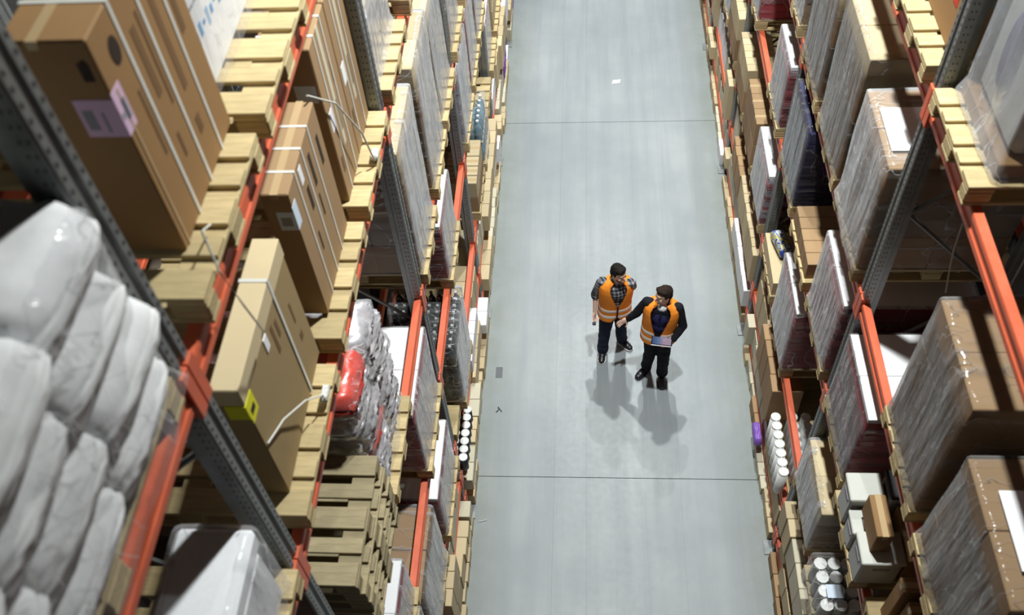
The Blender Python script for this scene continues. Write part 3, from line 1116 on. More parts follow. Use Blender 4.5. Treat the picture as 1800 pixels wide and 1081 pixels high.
bottle_set(L, 5.62, 6.42, z1, 3, 8, 9, .043, .27, 'dark_bottle', 'steel_cap', 'film-wrapped pallet of dark bottles with steel caps beside the second left post', 'bottle load', 'bottle', -.06, 'film', 'wooden pallet under the dark capped bottles on the left rack', .10)
pallet(L, 5.19, 5.56, z1, 'short empty wooden pallet beside the dark capped bottles', .03)
bottle_set(L, 9.36, 9.96, z1, 2, 5, 6, .049, .30, 'blue_bottle', 'bottle_cap', 'pale blue water bottles in film on the left rack', 'bottle load', 'bottle', -.06, 'film_clear', 'wooden pallet under the pale blue water bottles', .08)
pallet(L, 10.10, 10.95, z1, 'lower empty pale pallet near the fourth left post', .04, group='empty pallets near the fourth left post')
pallet(L, 10.12, 10.97, z1 + .146, 'upper empty pale pallet near the fourth left post', .05, group='empty pallets near the fourth left post')
pallet(L, 8.44, 9.28, z1, 'wooden pallet under the stacked brown cartons past the third left post', .06)
k = 0
for (ya, yb) in ((8.46, 8.60), (8.61, 8.77), (8.78, 8.95), (8.96, 9.26)):
    for lev in range(2):
        zb = z1 + PT + lev * .25
        carton('carton', SX(L, -.05), SX(L, .35), ya, yb - .004, zb, zb + .248, 'kraft' if lev == 0 else 'kraft_pale', '%s carton from the near end, %s layer, past the third left post' % (ORD[k // 2], ('lower', 'upper')[lev]), 'stacked brown cartons past the third left post', tape=(lev == 1))
        k += 1
packs(L, 11.30, 12.10, z1, 2.35, 'small dark red wrapped stack low past the fourth left post', 'wooden pallet under the small dark red stack past the fourth left post', n=6)
wrapped(L, 12.25, 13.05, z1, 2.3, 'plain kraft carton block low past the fourth left post', ['kraft_pale'], (2, 2, 2), .0, 1.08, None, False, 'wooden pallet under the plain kraft block past the fourth left post')
wrapped(L, 13.2, 14.0, z1, 2.4, 'farthest kraft carton block on the left rack at the top of the photo', ['kraft'], (2, 2, 2), .0, 1.08, 'film', False, 'wooden pallet under the farthest left kraft block')

# ================================================================== RIGHT RACK
R_ = RIGHT
r1, r2, r3, r4 = 1.76, 3.18, 4.53, 6.48

# ---- top level
pallet(R_, 3.80, 4.63, r4, 'pale wooden pallet under the milky wrapped load at the top right', .05)
zb = r4 + PT
r = empty('wrapped_load', (SX(R_, .62), 4.22, zb))
tag(r, 'milky film-wrapped load with a dark purple drum inside at the top right', 'wrapped load')
box('tray', SX(R_, .09), SX(R_, 1.10), 3.86, 4.60, zb, zb + .10, 'kraft_brown', r, .006)
box('block', SX(R_, .14), SX(R_, 1.06), 3.90, 4.56, zb + .101, zb + .95, 'grey_plastic', r, .05)
me = lathe_mesh('drum', [(.10, 0), (.135, .01), (.135, .035), (.10, .045)], 20)
d_ = link('drum', me, 'purple_dark', r, (SX(R_, .14) - r.location.x + .012, 4.28 - 4.22, .52), (0, -math.pi / 2, 0), smooth=True)
d_.scale = (1.7, .62, 1)
link('stretch_film', film_mesh(.99, .72, .97, True, .035, nxt(), lip=.1), 'film_milky', r, (-.02, 0, .02), smooth=True)
pallet(R_, 4.84, 5.70, r4, 'pale wooden pallet beside the first right post on the top shelf', .05)
r = carton('carton', SX(R_, .10), SX(R_, .9), 4.88, 5.68, r4 + PT, r4 + PT + .85, 'kraft_brown', 'brown carton with red print on the top right shelf')
box('print_mark', SX(R_, .1) - .002, SX(R_, .1), 5.05, 5.13, r4 + PT + .25, r4 + PT + .42, 'print_red', r, 0)
box('print_mark', SX(R_, .1) - .002, SX(R_, .1), 5.22, 5.36, r4 + PT + .20, r4 + PT + .26, 'print_red', r, 0)
pallet(R_, 5.84, 6.70, r4, 'pale wooden pallet at the top edge of the photo on the right rack', .05)
carton('carton', SX(R_, .12), SX(R_, .9), 5.88, 6.66, r4 + PT, r4 + PT + .8, 'kraft_brown', 'plain brown carton at the top edge on the right rack')

# ---- level 3
wrapped(R_, 1.84, 2.72, r3, 5.64, 'dark wrapped load with white sheet on top in the bottom right corner', ['kraft'], (2, 2, 3), -.02, 1.02, 'film_dark', True, 'wooden pallet under the wrapped load in the bottom right corner', amp=.014, over=.06)
box_ws = box('paper_sheet', SX(R_, .08), SX(R_, .34), 2.05, 2.50, 5.660, 5.664, 'paper_label', None, 0)
tag(box_ws, 'white printed sheet lying under film on the bottom right load', 'paper sheet')
wrapped(R_, 2.86, 3.66, r3, 5.86, 'tall brown load in crinkled glossy film right of the red beam', ['kraft'], (2, 2, 3), -.02, 1.02, 'film_dark', True, 'wooden pallet under the tall glossy film load right of the red beam', amp=.014)
wrapped(R_, 4.88, 5.74, r3, 5.72, 'clear-wrapped brown load with white sheet beside the first right post', ['kraft', 'kraft_grey'], (2, 2, 3), -.04, 1.04, 'film', True, 'wooden pallet under the clear-wrapped load beside the first right post', amp=.022)
tag(box('paper_sheet', SX(R_, .0), SX(R_, .30), 5.05, 5.50, 5.740, 5.744, 'paper_label', None, 0), 'white sheet lying on the clear-wrapped load beside the first right post', 'paper sheet')
wrapped(R_, 5.86, 6.72, r3, 5.88, 'grey film-wrapped carton load, second past the first right post', ['kraft', 'kraft_grey'], (3, 2, 4), -.03, 1.06, 'film_dark', False, 'wooden pallet under the second film-wrapped load past the first right post', tops='kraft_pale')
wrapped(R_, 6.86, 7.68, r3, 5.80, 'grey film-wrapped carton load, third past the first right post', ['kraft', 'kraft_grey'], (3, 2, 4), -.03, 1.06, 'film_dark', False, 'wooden pallet under the third film-wrapped load past the first right post', tops='kraft_pale')
wrapped(R_, 7.98, 8.80, r3, 5.6, 'film-wrapped load just past the second right post', ['kraft', 'kraft_grey'], (3, 2, 4), -.02, 1.06, 'film', False, 'wooden pallet under the film-wrapped load past the second right post')
wrapped(R_, 8.94, 9.78, r3, 5.5, 'film-wrapped load at the top edge past the second right post', ['kraft', 'kraft_grey'], (3, 2, 4), -.02, 1.06, 'film', False, 'wooden pallet under the top edge load past the second right post')

# ---- level 2
pallet(R_, 1.92, 2.84, r2, 'wooden pallet under the brown cartons standing on edge at the bottom right', .03)
for k in range(5):
    ya = 2.00 + k * .16
    carton('flat_carton', SX(R_, .06 + .03 * (k % 2)), SX(R_, .75), ya, ya + .11, r2 + PT, r2 + PT + .55 + .03 * (k % 3), 'kraft_brown', '%s brown carton on edge from the front, bottom right shelf' % ORD[k], 'brown cartons standing on edge at the bottom right')
pallet(R_, 2.96, 3.72, r2, 'wooden pallet under the grey plastic boxes on the right rack', .11)
zb = r2 + PT


def lidded(x0, x1, y0, y1, z0, z1, label, m='offwhite_plastic'):
    r = empty('storage_box', ((x0 + x1) / 2, (y0 + y1) / 2, z0))
    tag(r, label, 'storage box', 'plastic storage boxes on the right rack')
    box('body', x0 + .01, x1 - .01, y0 + .01, y1 - .01, z0, z1 - .035, 'grey_plastic', r, .015)
    box('lid', x0, x1, y0, y1, z1 - .034, z1, m, r, .012)
    box('handle', x0 + .006, x0 + .011, (y0 + y1) / 2 - .06, (y0 + y1) / 2 + .06, z1 - .13, z1 - .10, 'print_grey', r, 0)
    box('handle', (x0 + x1) / 2 - .06, (x0 + x1) / 2 + .06, y0 + .006, y0 + .011, z1 - .13, z1 - .10, 'print_grey', r, 0)
    return r


lidded(1.985, 2.30, 2.93, 3.19, zb, zb + .37, 'grey storage box with off-white lid, nearest on its pallet')
lidded(1.98, 2.22, 3.20, 3.40, zb, zb + .30, 'off-white lidded storage box, middle of its pallet')
lidded(1.98, 2.24, 3.42, 3.66, zb, zb + .40, 'off-white lidded storage box, farthest on its pallet')
lidded(2.26, 2.50, 3.42, 3.66, zb, zb + .45, 'dark lidded grey box behind the farthest storage box', 'dark_plastic')
carton('carton', 2.05, 2.17, 3.03, 3.36, zb + .372, zb + .62, 'kraft_brown', 'tall brown carton standing on the grey storage boxes')
carton('carton', 2.32, 2.8, 2.96, 3.40, zb, zb + .36, 'kraft_brown', 'brown carton low behind the grey storage boxes')
packs(R_, 3.80, 4.63, r2, 4.22, 'white-topped maroon stack below the first right post', 'wooden pallet under the maroon stack below the first right post', n=10, mats=('maroon_card', 'red_card'), inset=-.03, film='film_dark', split=2)
packs(R_, 4.87, 5.74, r2, 4.22, 'white-topped crimson stack just past the first right post', 'wooden pallet under the crimson stack just past the first right post', n=10, mats=('red_card', 'maroon_card'), inset=-.03, split=2)
pallet(R_, 5.88, 6.70, r2, 'wooden pallet under the low row of five brown cartons', .07)
for k in range(5):
    ya = 5.93 + .152 * k
    carton('carton', SX(R_, -.05), SX(R_, .45), ya, ya + .149, r2 + PT, r2 + PT + .20, 'kraft', '%s brown carton from the near end of the low five-carton row' % ORD[k], 'low row of five brown cartons', tape=False)
wrapped(R_, 6.86, 7.68, r2, 4.28, 'navy blue packs under grey film on the right rack', ['navy_card'], (1, 1, 7), -.03, 1.06, 'film_dark', False, 'wooden pallet under the navy blue packs')
packs(R_, 8.04, 8.82, r2, 4.12, 'white-topped dark red stack just past the second right post', 'wooden pallet under the dark red stack past the second right post', n=9, mats=('maroon_card', 'red_card'), inset=-.02)
packs(R_, 9.98, 10.80, r2, 4.3, 'bright red wrapped stack at the top of the right rack', 'wooden pallet under the bright red stack at the top of the right rack', n=9, mats=('red_card',), inset=-.02)
wrapped(R_, 11.1, 11.9, r2, 4.1, 'grey wrapped load past the third right post', ['kraft_grey'], (2, 2, 3), -.02, 1.05, 'film', False, 'wooden pallet under the grey load past the third right post')

# ---- level 1
pallet(R_, 1.95, 2.80, r1, 'wooden pallet under the wrapped low load at the bottom edge, right rack')
pallet(R_, 2.93, 3.70, r1, 'wooden pallet under the tray of shiny cans', .11)
bottle_set(R_, 3.14, 3.64, r1 + PT, 1, 4, 4, .058, .30, 'grey_plastic', 'white_plastic', 'tray of pale round tins with a label in film on the right rack', 'tin tray', 'can', -.10, 'film_clear')
tag(box('paper_sheet', 2.06, 2.20, 3.24, 3.36, r1 + PT + .375, r1 + PT + .378, 'blue_label', None, 0), 'pale label sheet lying on the tray of round tins', 'paper sheet')
wrapped(R_, 3.85, 4.64, r1, 2.58, 'grey film-wrapped kraft cartons low before the first right post', ['kraft'], (2, 2, 3), -.05, 1.05, 'film', False, 'wooden pallet under the grey-wrapped kraft cartons before the first right post', tops='kraft_pale', over=.07)


def tub_row(S, x, y0, n, z, phrase, r=.048, h=.22, bm_m='white_plastic'):
    bm_ = lathe_mesh(('tub', r, h), [(r * .9, 0), (r, .01), (r, h - .02), (r * .97, h - .02)], 12)
    lm = lathe_mesh(('tublid', r), [(r * 1.05, 0), (r * 1.05, .016), (r * .9, .02), (r * .85, .016)], 12)
    for k in range(n):
        o = empty('white_tub', (x, y0 + k * 2.15 * r, z))
        tag(o, '%s white-lidded tub from the near end, %s' % (ORD[k], phrase), 'tub', 'white-lidded tubs on the %s rack' % S.word)
        link('body', bm_, bm_m, o, smooth=True)
        link('lid', lm, 'white_plastic', o, (0, 0, h - .018))


tub_row(R_, 2.06, 4.98, 7, .90, 'row in front of the red beam', .052, .42)
tub_row(R_, 2.24, 4.98, 7, .90, 'row behind the red beam', .052, .42)
tub_row(R_, 2.38, 5.20, 5, .90, 'third row back in shade', .052, .42)
tub_row(L, -1.36, 5.22, 7, .88, 'dark left shelf row by the beam', .048, .24, 'dark_plastic')
tub_row(L, -1.47, 5.22, 7, .88, 'second dark row on the left shelf', .048, .24, 'dark_plastic')
packs(R_, 5.86, 6.70, r1, 2.84, 'white-topped red stack on the low shelf opposite the workers', 'wooden pallet under the low red stack opposite the workers', n=10, mats=('red_card', 'maroon_card'), inset=-.04, split=2)
pallet(R_, 6.86, 7.66, r1, 'wooden pallet under the flat beige boards', .05)
r = empty('board_stack', (SX(R_, .3), 7.26, r1 + PT))
tag(r, 'flat stack of beige boards on the low right shelf', 'board stack')
for k in range(5):
    box('board', SX(R_, -.04), SX(R_, .7), 6.88, 7.64, r1 + PT + k * .041, r1 + PT + k * .041 + .039, 'kraft_pale', r, .002)
bg = link('snack_bag', sack_mesh(.16, .40, .13, 3), 'green_bag', None, (SX(R_, .10), 7.40, r1 + PT + .28), (0, 0, .2), smooth=True)
tag(bg, 'blue and yellow patterned bag lying on the beige boards', 'bag')
bb = N('bag_print')
nn_ = bb.noise(bb.coord((1, 1, 1)), 11, 2)
bb.done(bb.principled(bb.ramp(nn_, [(0.38, (0.02, 0.05, 0.30)), (0.47, (0.55, 0.50, 0.08)), (0.56, (0.05, 0.12, 0.45)), (0.66, (0.7, 0.72, 0.7))]), 0.35).outputs[0])
bg.material_slots[0].link = 'OBJECT'
bg.material_slots[0].material = bb.m
packs(R_, 7.95, 8.84, r1, 2.68, 'white-topped pinkish wrapped stack below the second right post', 'wooden pallet under the pinkish stack below the second right post', n=8, mats=('red_card', 'lilac_card'), inset=-.04, split=2)
for (ya, yb, n, nm, bay) in ((8.95, 9.85, 3, 'two rows past the second right post', 0), (9.96, 10.82, 6, 'long row before the third right post', 1), (11.05, 11.9, 4, 'row just past the third right post', 2)):
    pallet(R_, ya, yb, r1, 'wooden pallet under the %s of cartons' % nm, .05)
    wy = (yb - ya - .04) / n
    for k in range(n):
        for lev in range(2):
            carton('carton', SX(R_, -.06), SX(R_, .32), ya + .02 + k * wy, ya + .02 + (k + 1) * wy - .004, r1 + PT + lev * .34, r1 + PT + lev * .34 + .338, 'kraft' if (bay == 0 or lev == 0) else 'kraft_pale',
                   '%s carton, %s layer, in the %s' % (ORD[k], ('lower', 'upper')[lev], nm), 'cartons in the ' + nm, tape=(lev == 1 and n < 4))
wrapped(R_, 12.05, 12.9, r1, 2.6, 'wrapped kraft load far along the right rack', ['kraft'], (2, 2, 3), -.02, 1.05, 'film', False, 'wooden pallet under the wrapped kraft load far along the right rack', tops='white_card')
wrapped(R_, 13.05, 13.85, r1, 2.5, 'farthest wrapped kraft load on the right rack', ['kraft_pale'], (2, 2, 3), -.02, 1.05, 'film', False, 'wooden pallet under the farthest wrapped load on the right rack')

# ================================================================== loads on the back rack, seen through the gaps
for (S, y0, y1, z, top, desc) in ((L, 4.05, 4.95, z3, 5.3, 'behind the empty shelf over the white-topped stack'), (L, 5.2, 6.0, z2, 3.7, 'behind the empty shelf past the second left post'),
                                  (L, 7.1, 7.95, z2, 3.7, 'behind the gap at the third left post'), (R_, 2.75, 3.7, r4, 7.4, 'in the dark behind the top right beam'),
                                  (R_, 3.75, 4.6, r3, 5.5, 'in the dark behind the first right post'), (R_, 9.0, 9.8, r2, 4.0, 'behind the gap past the second right post'),
                                  (L, 3.0, 3.9, z2, 3.8, 'behind the low empty beam left of the aisle')):
    xa, xb = SX(S, 1.35), SX(S, 2.35)
    r = empty('back_load', ((xa + xb) / 2, (y0 + y1) / 2, z))
    tag(r, 'dim brown carton load ' + desc, 'carton load')
    hh = (top - z - .145) / 3
    box('pallet_base', xa, xb, y0, y1, z, z + .14, 'old_pallet_wood', r, .004)
    for k in range(3):
        for j in range(2):
            wy = (y1 - y0) / 2
            box('carton', xa, xb, y0 + wy * j, y0 + wy * (j + 1) - .004, z + .145 + hh * k, z + .145 + hh * (k + 1) - .003, 'kraft_grey', r, .006)
    r2_ = r

# ================================================================== small goods on the low shelves and the floor
CW = {'kraft_pale': 'pale kraft carton', 'kraft': 'brown carton', 'cream_card': 'cream carton', 'white_card': 'white carton', 'purple_card': 'purple pack', 'lilac_card': 'grey-lilac pack', 'navy_card': 'navy pack', 'red_card': 'red pack'}


def shelf_row(S, bi, z, zmax, where, seed, weights, wmin=.15, wmax=.27, inmin=-.09, inmax=.02, hmin=.5, depth=.34, gaps=.06, skip=None):
    rnd = random.Random(seed)
    y = max(S.posts[bi] + PW / 2 + .03, 3.45)
    ye = min(S.posts[bi + 1] - PW / 2 - .03, 16.2 - z * 1.4)
    k = 0
    run_m, run_left, run_w, run_h, run_in = None, 0, 0, 0, 0
    while True:
        if run_left <= 0:
            run_m = rnd.choices(list(weights), list(weights.values()))[0]
            run_left = rnd.randint(2, 5)
            run_w = rnd.uniform(wmin, wmax)
            run_h = (zmax - z) * rnd.uniform(hmin, .98)
            run_in = rnd.uniform(inmin, inmax)
            if z > .1 and rnd.random() < .3:
                run_in = inmin
            if rnd.random() < .5:
                y += rnd.uniform(.0, gaps)
        if skip and y + run_w > skip[0] and y < skip[1]:
            y = skip[1]
        if y + run_w > ye or k >= 20:
            break
        m = run_m
        nm = {'purple_card': 'goods_pack', 'lilac_card': 'goods_pack', 'navy_card': 'goods_pack', 'red_card': 'goods_pack'}.get(m, 'carton')
        i0 = run_in + rnd.uniform(-.008, .008)
        o = box(nm, SX(S, i0), SX(S, i0 + depth), y, y + run_w - .005, z, z + run_h, m, None, .005, (0, 0, 0))
        tag(o, '%s box from the near end, %s, %s, %s %s bay' % (ORD[k], CW[m], where, BAY[bi], S.word), 'carton' if nm == 'carton' else 'pack', '%s of the %s rack' % (where, S.word))
        y += run_w
        run_left -= 1
        k += 1


WL = {'kraft_pale': 7, 'kraft': 1.3, 'cream_card': 5, 'white_card': 2, 'purple_card': .6, 'lilac_card': .8}
WR = {'kraft_pale': 7, 'kraft': 1.3, 'cream_card': 5, 'white_card': 1.2, 'purple_card': .5, 'lilac_card': .6}
for bi in range(1, 6):
    shelf_row(L, bi, 0.0, .25, 'floor row', 30 + bi, WL, inmin=-.09, inmax=-.05, depth=.42)
    shelf_row(L, bi, .38, .74, 'low shelf row', 40 + bi, WL, inmin=-.10, inmax=-.02)
    shelf_row(L, bi, .88, 1.34, 'middle shelf row', 50 + bi, WL, wmin=.15, wmax=.27, inmin=-.09, inmax=.0, skip=(5.16, 6.0))
    shelf_row(R_, bi, 0.0, .24, 'floor row', 70 + bi, WR, inmin=-.06, inmax=-.02, depth=.42)
    shelf_row(R_, bi, .36, .74, 'low shelf row', 90 + bi, WR, inmin=-.08, inmax=.02)
    shelf_row(R_, bi, .90, 1.55, 'middle shelf row', 110 + bi, WR, inmin=-.08, inmax=.03, wmin=.15, wmax=.27, skip=(4.84, 5.85))

# a few particular small things at the aisle edge
pb = link('shrink_pack', sack_mesh(.10, .30, .16, 2), 'purple_plastic', None, (2.03, 6.02, .33), smooth=True)
tag(pb, 'shiny purple plastic pack at the right aisle edge', 'pack')

# ================================================================== floor litter
tag(link('paper_scrap', pydata('paper_scrap', [(-.07, -.05, .002), (.06, -.03, .002), (.08, .05, .008), (-.05, .04, .004), (-.07, -.05, .006), (.06, -.03, .006), (.08, .05, .012), (-.05, .04, .008)],
                               [(4, 5, 6, 7), (3, 2, 1, 0), (0, 1, 5, 4), (1, 2, 6, 5), (2, 3, 7, 6), (3, 0, 4, 7)]), 'paper_white', None, (.50, 13.05, 0)), 'small white paper scrap lying on the aisle floor', 'paper scrap')
tag(box('floor_patch', -1.19, -1.10, 7.03, 7.20, 0.0, .003, 'patch_grey', None, 0), 'small dark grey square patch on the floor near the left rack', 'floor patch')
tag(link('plastic_scrap', tube_mesh([(-1.15, 6.50, .006), (-1.12, 6.53, .01), (-1.13, 6.58, .006), (-1.08, 6.51, .006)], .006, 6), 'wire_dark'), 'dark curled plastic scrap on the floor near the left rack', 'plastic scrap')
tag(link('plastic_scrap', tube_mesh([(-1.27, 4.98, .006), (-1.22, 4.99, .008), (-1.17, 5.01, .006)], .005, 6), 'strap'), 'thin pale scrap on the floor at the left rack foot', 'plastic scrap')

# ================================================================== people


def capsule(bm, p0, r0, p1, r1, seg=12):
    p0, p1 = Vector(p0), Vector(p1)
    d = p1 - p0
    L_ = d.length
    if L_ < 1e-6:
        bmesh.ops.create_uvsphere(bm, u_segments=seg, v_segments=8, radius=r0, matrix=Matrix.Translation(p0))
        return
    rot = d.to_track_quat('Z', 'Y').to_matrix().to_4x4()
    bmesh.ops.create_cone(bm, cap_ends=True, segments=seg, radius1=r0, radius2=r1, depth=L_, matrix=Matrix.Translation((p0 + p1) / 2) @ rot)
    bmesh.ops.create_uvsphere(bm, u_segments=seg, v_segments=8, radius=r0, matrix=Matrix.Translation(p0))
    bmesh.ops.create_uvsphere(bm, u_segments=seg, v_segments=8, radius=r1, matrix=Matrix.Translation(p1))


def ellipsoid(bm, c, rx, ry, rz, mat3=None, seg=16):
    M_ = Matrix.Translation(Vector(c))
    if mat3 is not None:
        M_ = M_ @ mat3.to_4x4()
    M_ = M_ @ Matrix.Diagonal((rx, ry, rz, 1))
    bmesh.ops.create_uvsphere(bm, u_segments=seg, v_segments=seg * 3 // 4, radius=1, matrix=M_)


def remesh(bm, voxel, smooth=6):
    me = bpy.data.meshes.new('tmp')
    bm.to_mesh(me)
    bm.free()
    o = bpy.data.objects.new('tmp', me)
    C.objects.link(o)
    md = o.modifiers.new('r', 'REMESH')
    md.mode = 'VOXEL'
    md.voxel_size = voxel
    sm = o.modifiers.new('s', 'SMOOTH')
    sm.factor = 0.5
    sm.iterations = smooth
    dg = bpy.context.evaluated_depsgraph_get()
    out = bpy.data.meshes.new_from_object(o.evaluated_get(dg))
    bpy.data.objects.remove(o)
    bpy.data.meshes.remove(me)
    out.materials.clear()
    return out


def frame_from(fwd, up=(0, 0, 1)):
    """columns: right, forward, up (x, y, z) with y = fwd"""
    f = Vector(fwd).normalized()
    u = Vector(up)
    rgt = f.cross(u).normalized()
    u2 = rgt.cross(f)
    return Matrix((rgt, f, u2)).transposed()


def loft(rings, closed=True):
    n = len(rings[0])
    vs = [tuple(p) for r_ in rings for p in r_]
    fs = []
    for k in range(len(rings) - 1):
        for i in range(n if closed else n - 1):
            j = (i + 1) % n
            fs.append((k * n + i, k * n + j, (k + 1) * n + j, (k + 1) * n + i))
    return pydata('loft', vs, fs)


def solid(me, th):
    bm = bmesh.new()
    bm.from_mesh(me)
    bmesh.ops.recalc_face_normals(bm, faces=bm.faces)
    bmesh.ops.solidify(bm, geom=bm.faces[:], thickness=th)
    bm.to_mesh(me)
    bm.free()
    return me


def hand(bm, wrist, direc, palm_n, side, curl=0.35, s=1.0, spread=0.12):
    """five-fingered hand: direc = wrist->knuckles, palm_n = direction the palm faces, side = thumb direction sign"""
    d = Vector(direc).normalized()
    n_ = Vector(palm_n)
    n_ = (n_ - d * n_.dot(d)).normalized()
    t = d.cross(n_).normalized() * side
    w_ = Vector(wrist)
    M3 = Matrix((t, d, n_)).transposed()
    ellipsoid(bm, w_ + d * .045 * s, .040 * s, .052 * s, .017 * s, M3, 12)
    capsule(bm, w_ - d * .02, .026 * s, w_ + d * .03 * s, .024 * s, 10)
    for k, (o_, ln) in enumerate(((.030, .070), (.010, .078), (-.011, .072), (-.030, .056))):
        b_ = w_ + d * (.085 * s) + t * (o_ * s)
        dd = (d + t * (o_ / .03) * spread).normalized()
        a = b_
        ang = curl * .5
        for q_, f_ in enumerate((.45, .32, .23)):
            v = dd * math.cos(ang) + n_ * math.sin(ang)
            e = a + v * (ln * f_ * s)
            capsule(bm, a, (.0092 - .0008 * q_) * s, e, (.0086 - .0008 * q_) * s, 8)
            a = e
            ang += curl
    a = w_ + d * .025 * s + t * .030 * s
    e = a + (d * .55 + t * .75 + n_ * .35).normalized() * .040 * s
    capsule(bm, a, .013 * s, e, .0105 * s, 8)
    capsule(bm, e, .0105 * s, e + (d * .85 + t * .35 + n_ * .35).normalized() * .032 * s, .0085 * s, 8)


def person(P):
    base = Vector(P['base'])
    root = empty('person', base)
    tag(root, P['label'], 'person')

    def q(p):
        return Vector(p) - base

    J = {k: q(v) for k, v in P['J'].items()}
    F = frame_from(P['look'], P.get('up', (0, 0, 1)))      # head frame (x right-hand side of the person's view, y forward, z up)
    T = frame_from(P['face'])                              # torso frame
    head = J['head']

    # ---------- body (one continuous skin)
    bm = bmesh.new()
    ellipsoid(bm, head + F @ Vector((0, -.006, .022)), .074, .093, .094, F)
    ellipsoid(bm, head + F @ Vector((0, .028, -.052)), .054, .060, .058, F)
    ellipsoid(bm, head + F @ Vector((0, .070, -.092)), .024, .020, .018, F, 10)
    capsule(bm, head + F @ Vector((0, .086, .010)), .009, head + F @ Vector((0, .112, -.030)), .014, 8)
    ellipsoid(bm, head + F @ Vector((0, .080, .030)), .052, .016, .012, F, 10)
    for s in (-1, 1):
        ellipsoid(bm, head + F @ Vector((s * .074, -.012, -.012)), .010, .018, .030, F, 10)
        ellipsoid(bm, head + F @ Vector((s * .042, .062, -.028)), .020, .020, .018, F, 10)
    ellipsoid(bm, head + F @ Vector((0, .086, -.066)), .024, .010, .011, F, 8)
    capsule(bm, J['neck'] - Vector((0, 0, .04)), .058, head + F @ Vector((0, -.012, -.06)), .052)
    capsule(bm, J['hip'] + Vector((0, 0, .04)), .10, J['chest'], .095)
    capsule(bm, J['chest'], .095, J['neck'] - Vector((0, 0, .10)), .075)
    for s in 'RL':
        capsule(bm, J['neck'] - Vector((0, 0, .09)), .05, J['sh' + s], .045)
        capsule(bm, J['sh' + s], .046, J['el' + s], .036)
        capsule(bm, J['el' + s], .037, J['wr' + s], .025)
        hp = J['hip'] + T @ Vector(((.085 if s == 'R' else -.085), 0, 0))
        capsule(bm, hp, .085, J['kn' + s], .055)
        capsule(bm, J['kn' + s], .054, J['an' + s], .036)
        capsule(bm, J['an' + s], .034, J['an' + s].lerp(J['toe' + s], .45) - Vector((0, 0, .012)), .020)
    for s in 'RL':
        hd = P['hand' + s]
        hand(bm, J['wr' + s], hd[0], hd[1], hd[2], hd[3])
    me = remesh(bm, .0075, 3)
    body = link('body', me, 'skin', root, smooth=True)

    # ---------- face details and hair
    for s in (-1, 1):
        e = bmesh.new()
        ellipsoid(e, (0, 0, 0), .013, .007, .008, F, 10)
        m_ = bpy.data.meshes.new('eye')
        e.to_mesh(m_)
        e.free()
        eo = link('eye', m_, 'eye_white', root, head + F @ Vector((s * .030, .079, .006)), smooth=True)
        e = bmesh.new()
        ellipsoid(e, (0, 0, 0), .006, .004, .006, F, 8)
        m_ = bpy.data.meshes.new('iris')
        e.to_mesh(m_)
        e.free()
        link('iris', m_, 'eye_dark', eo, F @ Vector((0, .005, 0)), smooth=True)
        e = bmesh.new()
        capsule(e, head + F @ Vector((s * .016, .091, .028)), .004, head + F @ Vector((s * .046, .074, .029)), .0035, 6)
        m_ = bpy.data.meshes.new('eyebrow')
        e.to_mesh(m_)
        e.free()
        link('eyebrow', m_, P['hair'], root)
    e = bmesh.new()
    ellipsoid(e, head + F @ Vector((0, .094, -.066)), .022, .005, .005, F, 8)
    m_ = bpy.data.meshes.new('mouth')
    e.to_mesh(m_)
    e.free()
    link('mouth', m_, 'lips', root)
    hb = bmesh.new()
    ellipsoid(hb, head + F @ Vector((0, -.020, .045)), .084, .094, .086, F)
    ellipsoid(hb, head + F @ Vector((0, -.050, .000)), .080, .062, .080, F)
    ellipsoid(hb, head + F @ Vector((0, .030, .085)), .070, .058, .040, F)
    if P.get('quiff'):
        ellipsoid(hb, head + F @ Vector((.01, .058, .096)), .058, .034, .032, F)
    for s in (-1, 1):
        ellipsoid(hb, head + F @ Vector((s * .074, .004, .022)), .010, .022, .036, F, 10)
    hm = remesh(hb, .008, 4)
    bm2 = bmesh.new()
    bm2.from_mesh(hm)
    for v in bm2.verts:
        k = noise.noise(v.co * 45) * .006
        v.co += v.normal * k
    bm2.to_mesh(hm)
    bm2.free()
    link('hair', hm, P['hair'], root, smooth=True)
    if P.get('beard'):
        b_ = bmesh.new()
        ellipsoid(b_, head + F @ Vector((0, .034, -.078)), .0565, .0585, .040, F)
        link('beard', remesh(b_, .008, 2), 'beard', root, smooth=True)

    # ---------- trousers
    bm = bmesh.new()
    capsule(bm, J['hip'] + Vector((0, 0, .10)), .145, J['hip'], .155)
    for s in 'RL':
        hp = J['hip'] + T @ Vector(((.082 if s == 'R' else -.082), 0, -.03))
        capsule(bm, hp, .108, J['kn' + s], .080)
        capsule(bm, J['kn' + s], .080, J['an' + s] + Vector((0, 0, .03)), .070)
        capsule(bm, J['an' + s] + Vector((0, 0, .045)), .078, J['an' + s] + Vector((0, 0, .005)), .074)
    me = remesh(bm, .012, 4)
    bm2 = bmesh.new()
    bm2.from_mesh(me)
    for v in bm2.verts:
        if v.co.z < J['hip'].z - .1:
            v.co += v.normal * (noise.noise(Vector((v.co.x * 5, v.co.y * 5, v.co.z * 14))) * .010)
    bm2.to_mesh(me)
    bm2.free()
    link('trousers', me, P['trouser_m'], root, smooth=True)

    # ---------- shirt / jumper with sleeves
    bm = bmesh.new()
    chest, neck, hip = J['chest'], J['neck'], J['hip']
    for (c, rx, ry, rz) in ((hip + Vector((0, 0, .10)), .165, .130, .16), (hip.lerp(chest, .55), .168, .132, .18), (chest, .178, .130, .20), (chest + Vector((0, 0, .10)), .175, .115, .10)):
        ellipsoid(bm, c, rx, ry, rz, T)
    capsule(bm, neck - Vector((0, 0, .06)), .078, neck + Vector((0, 0, -.01)), .064)
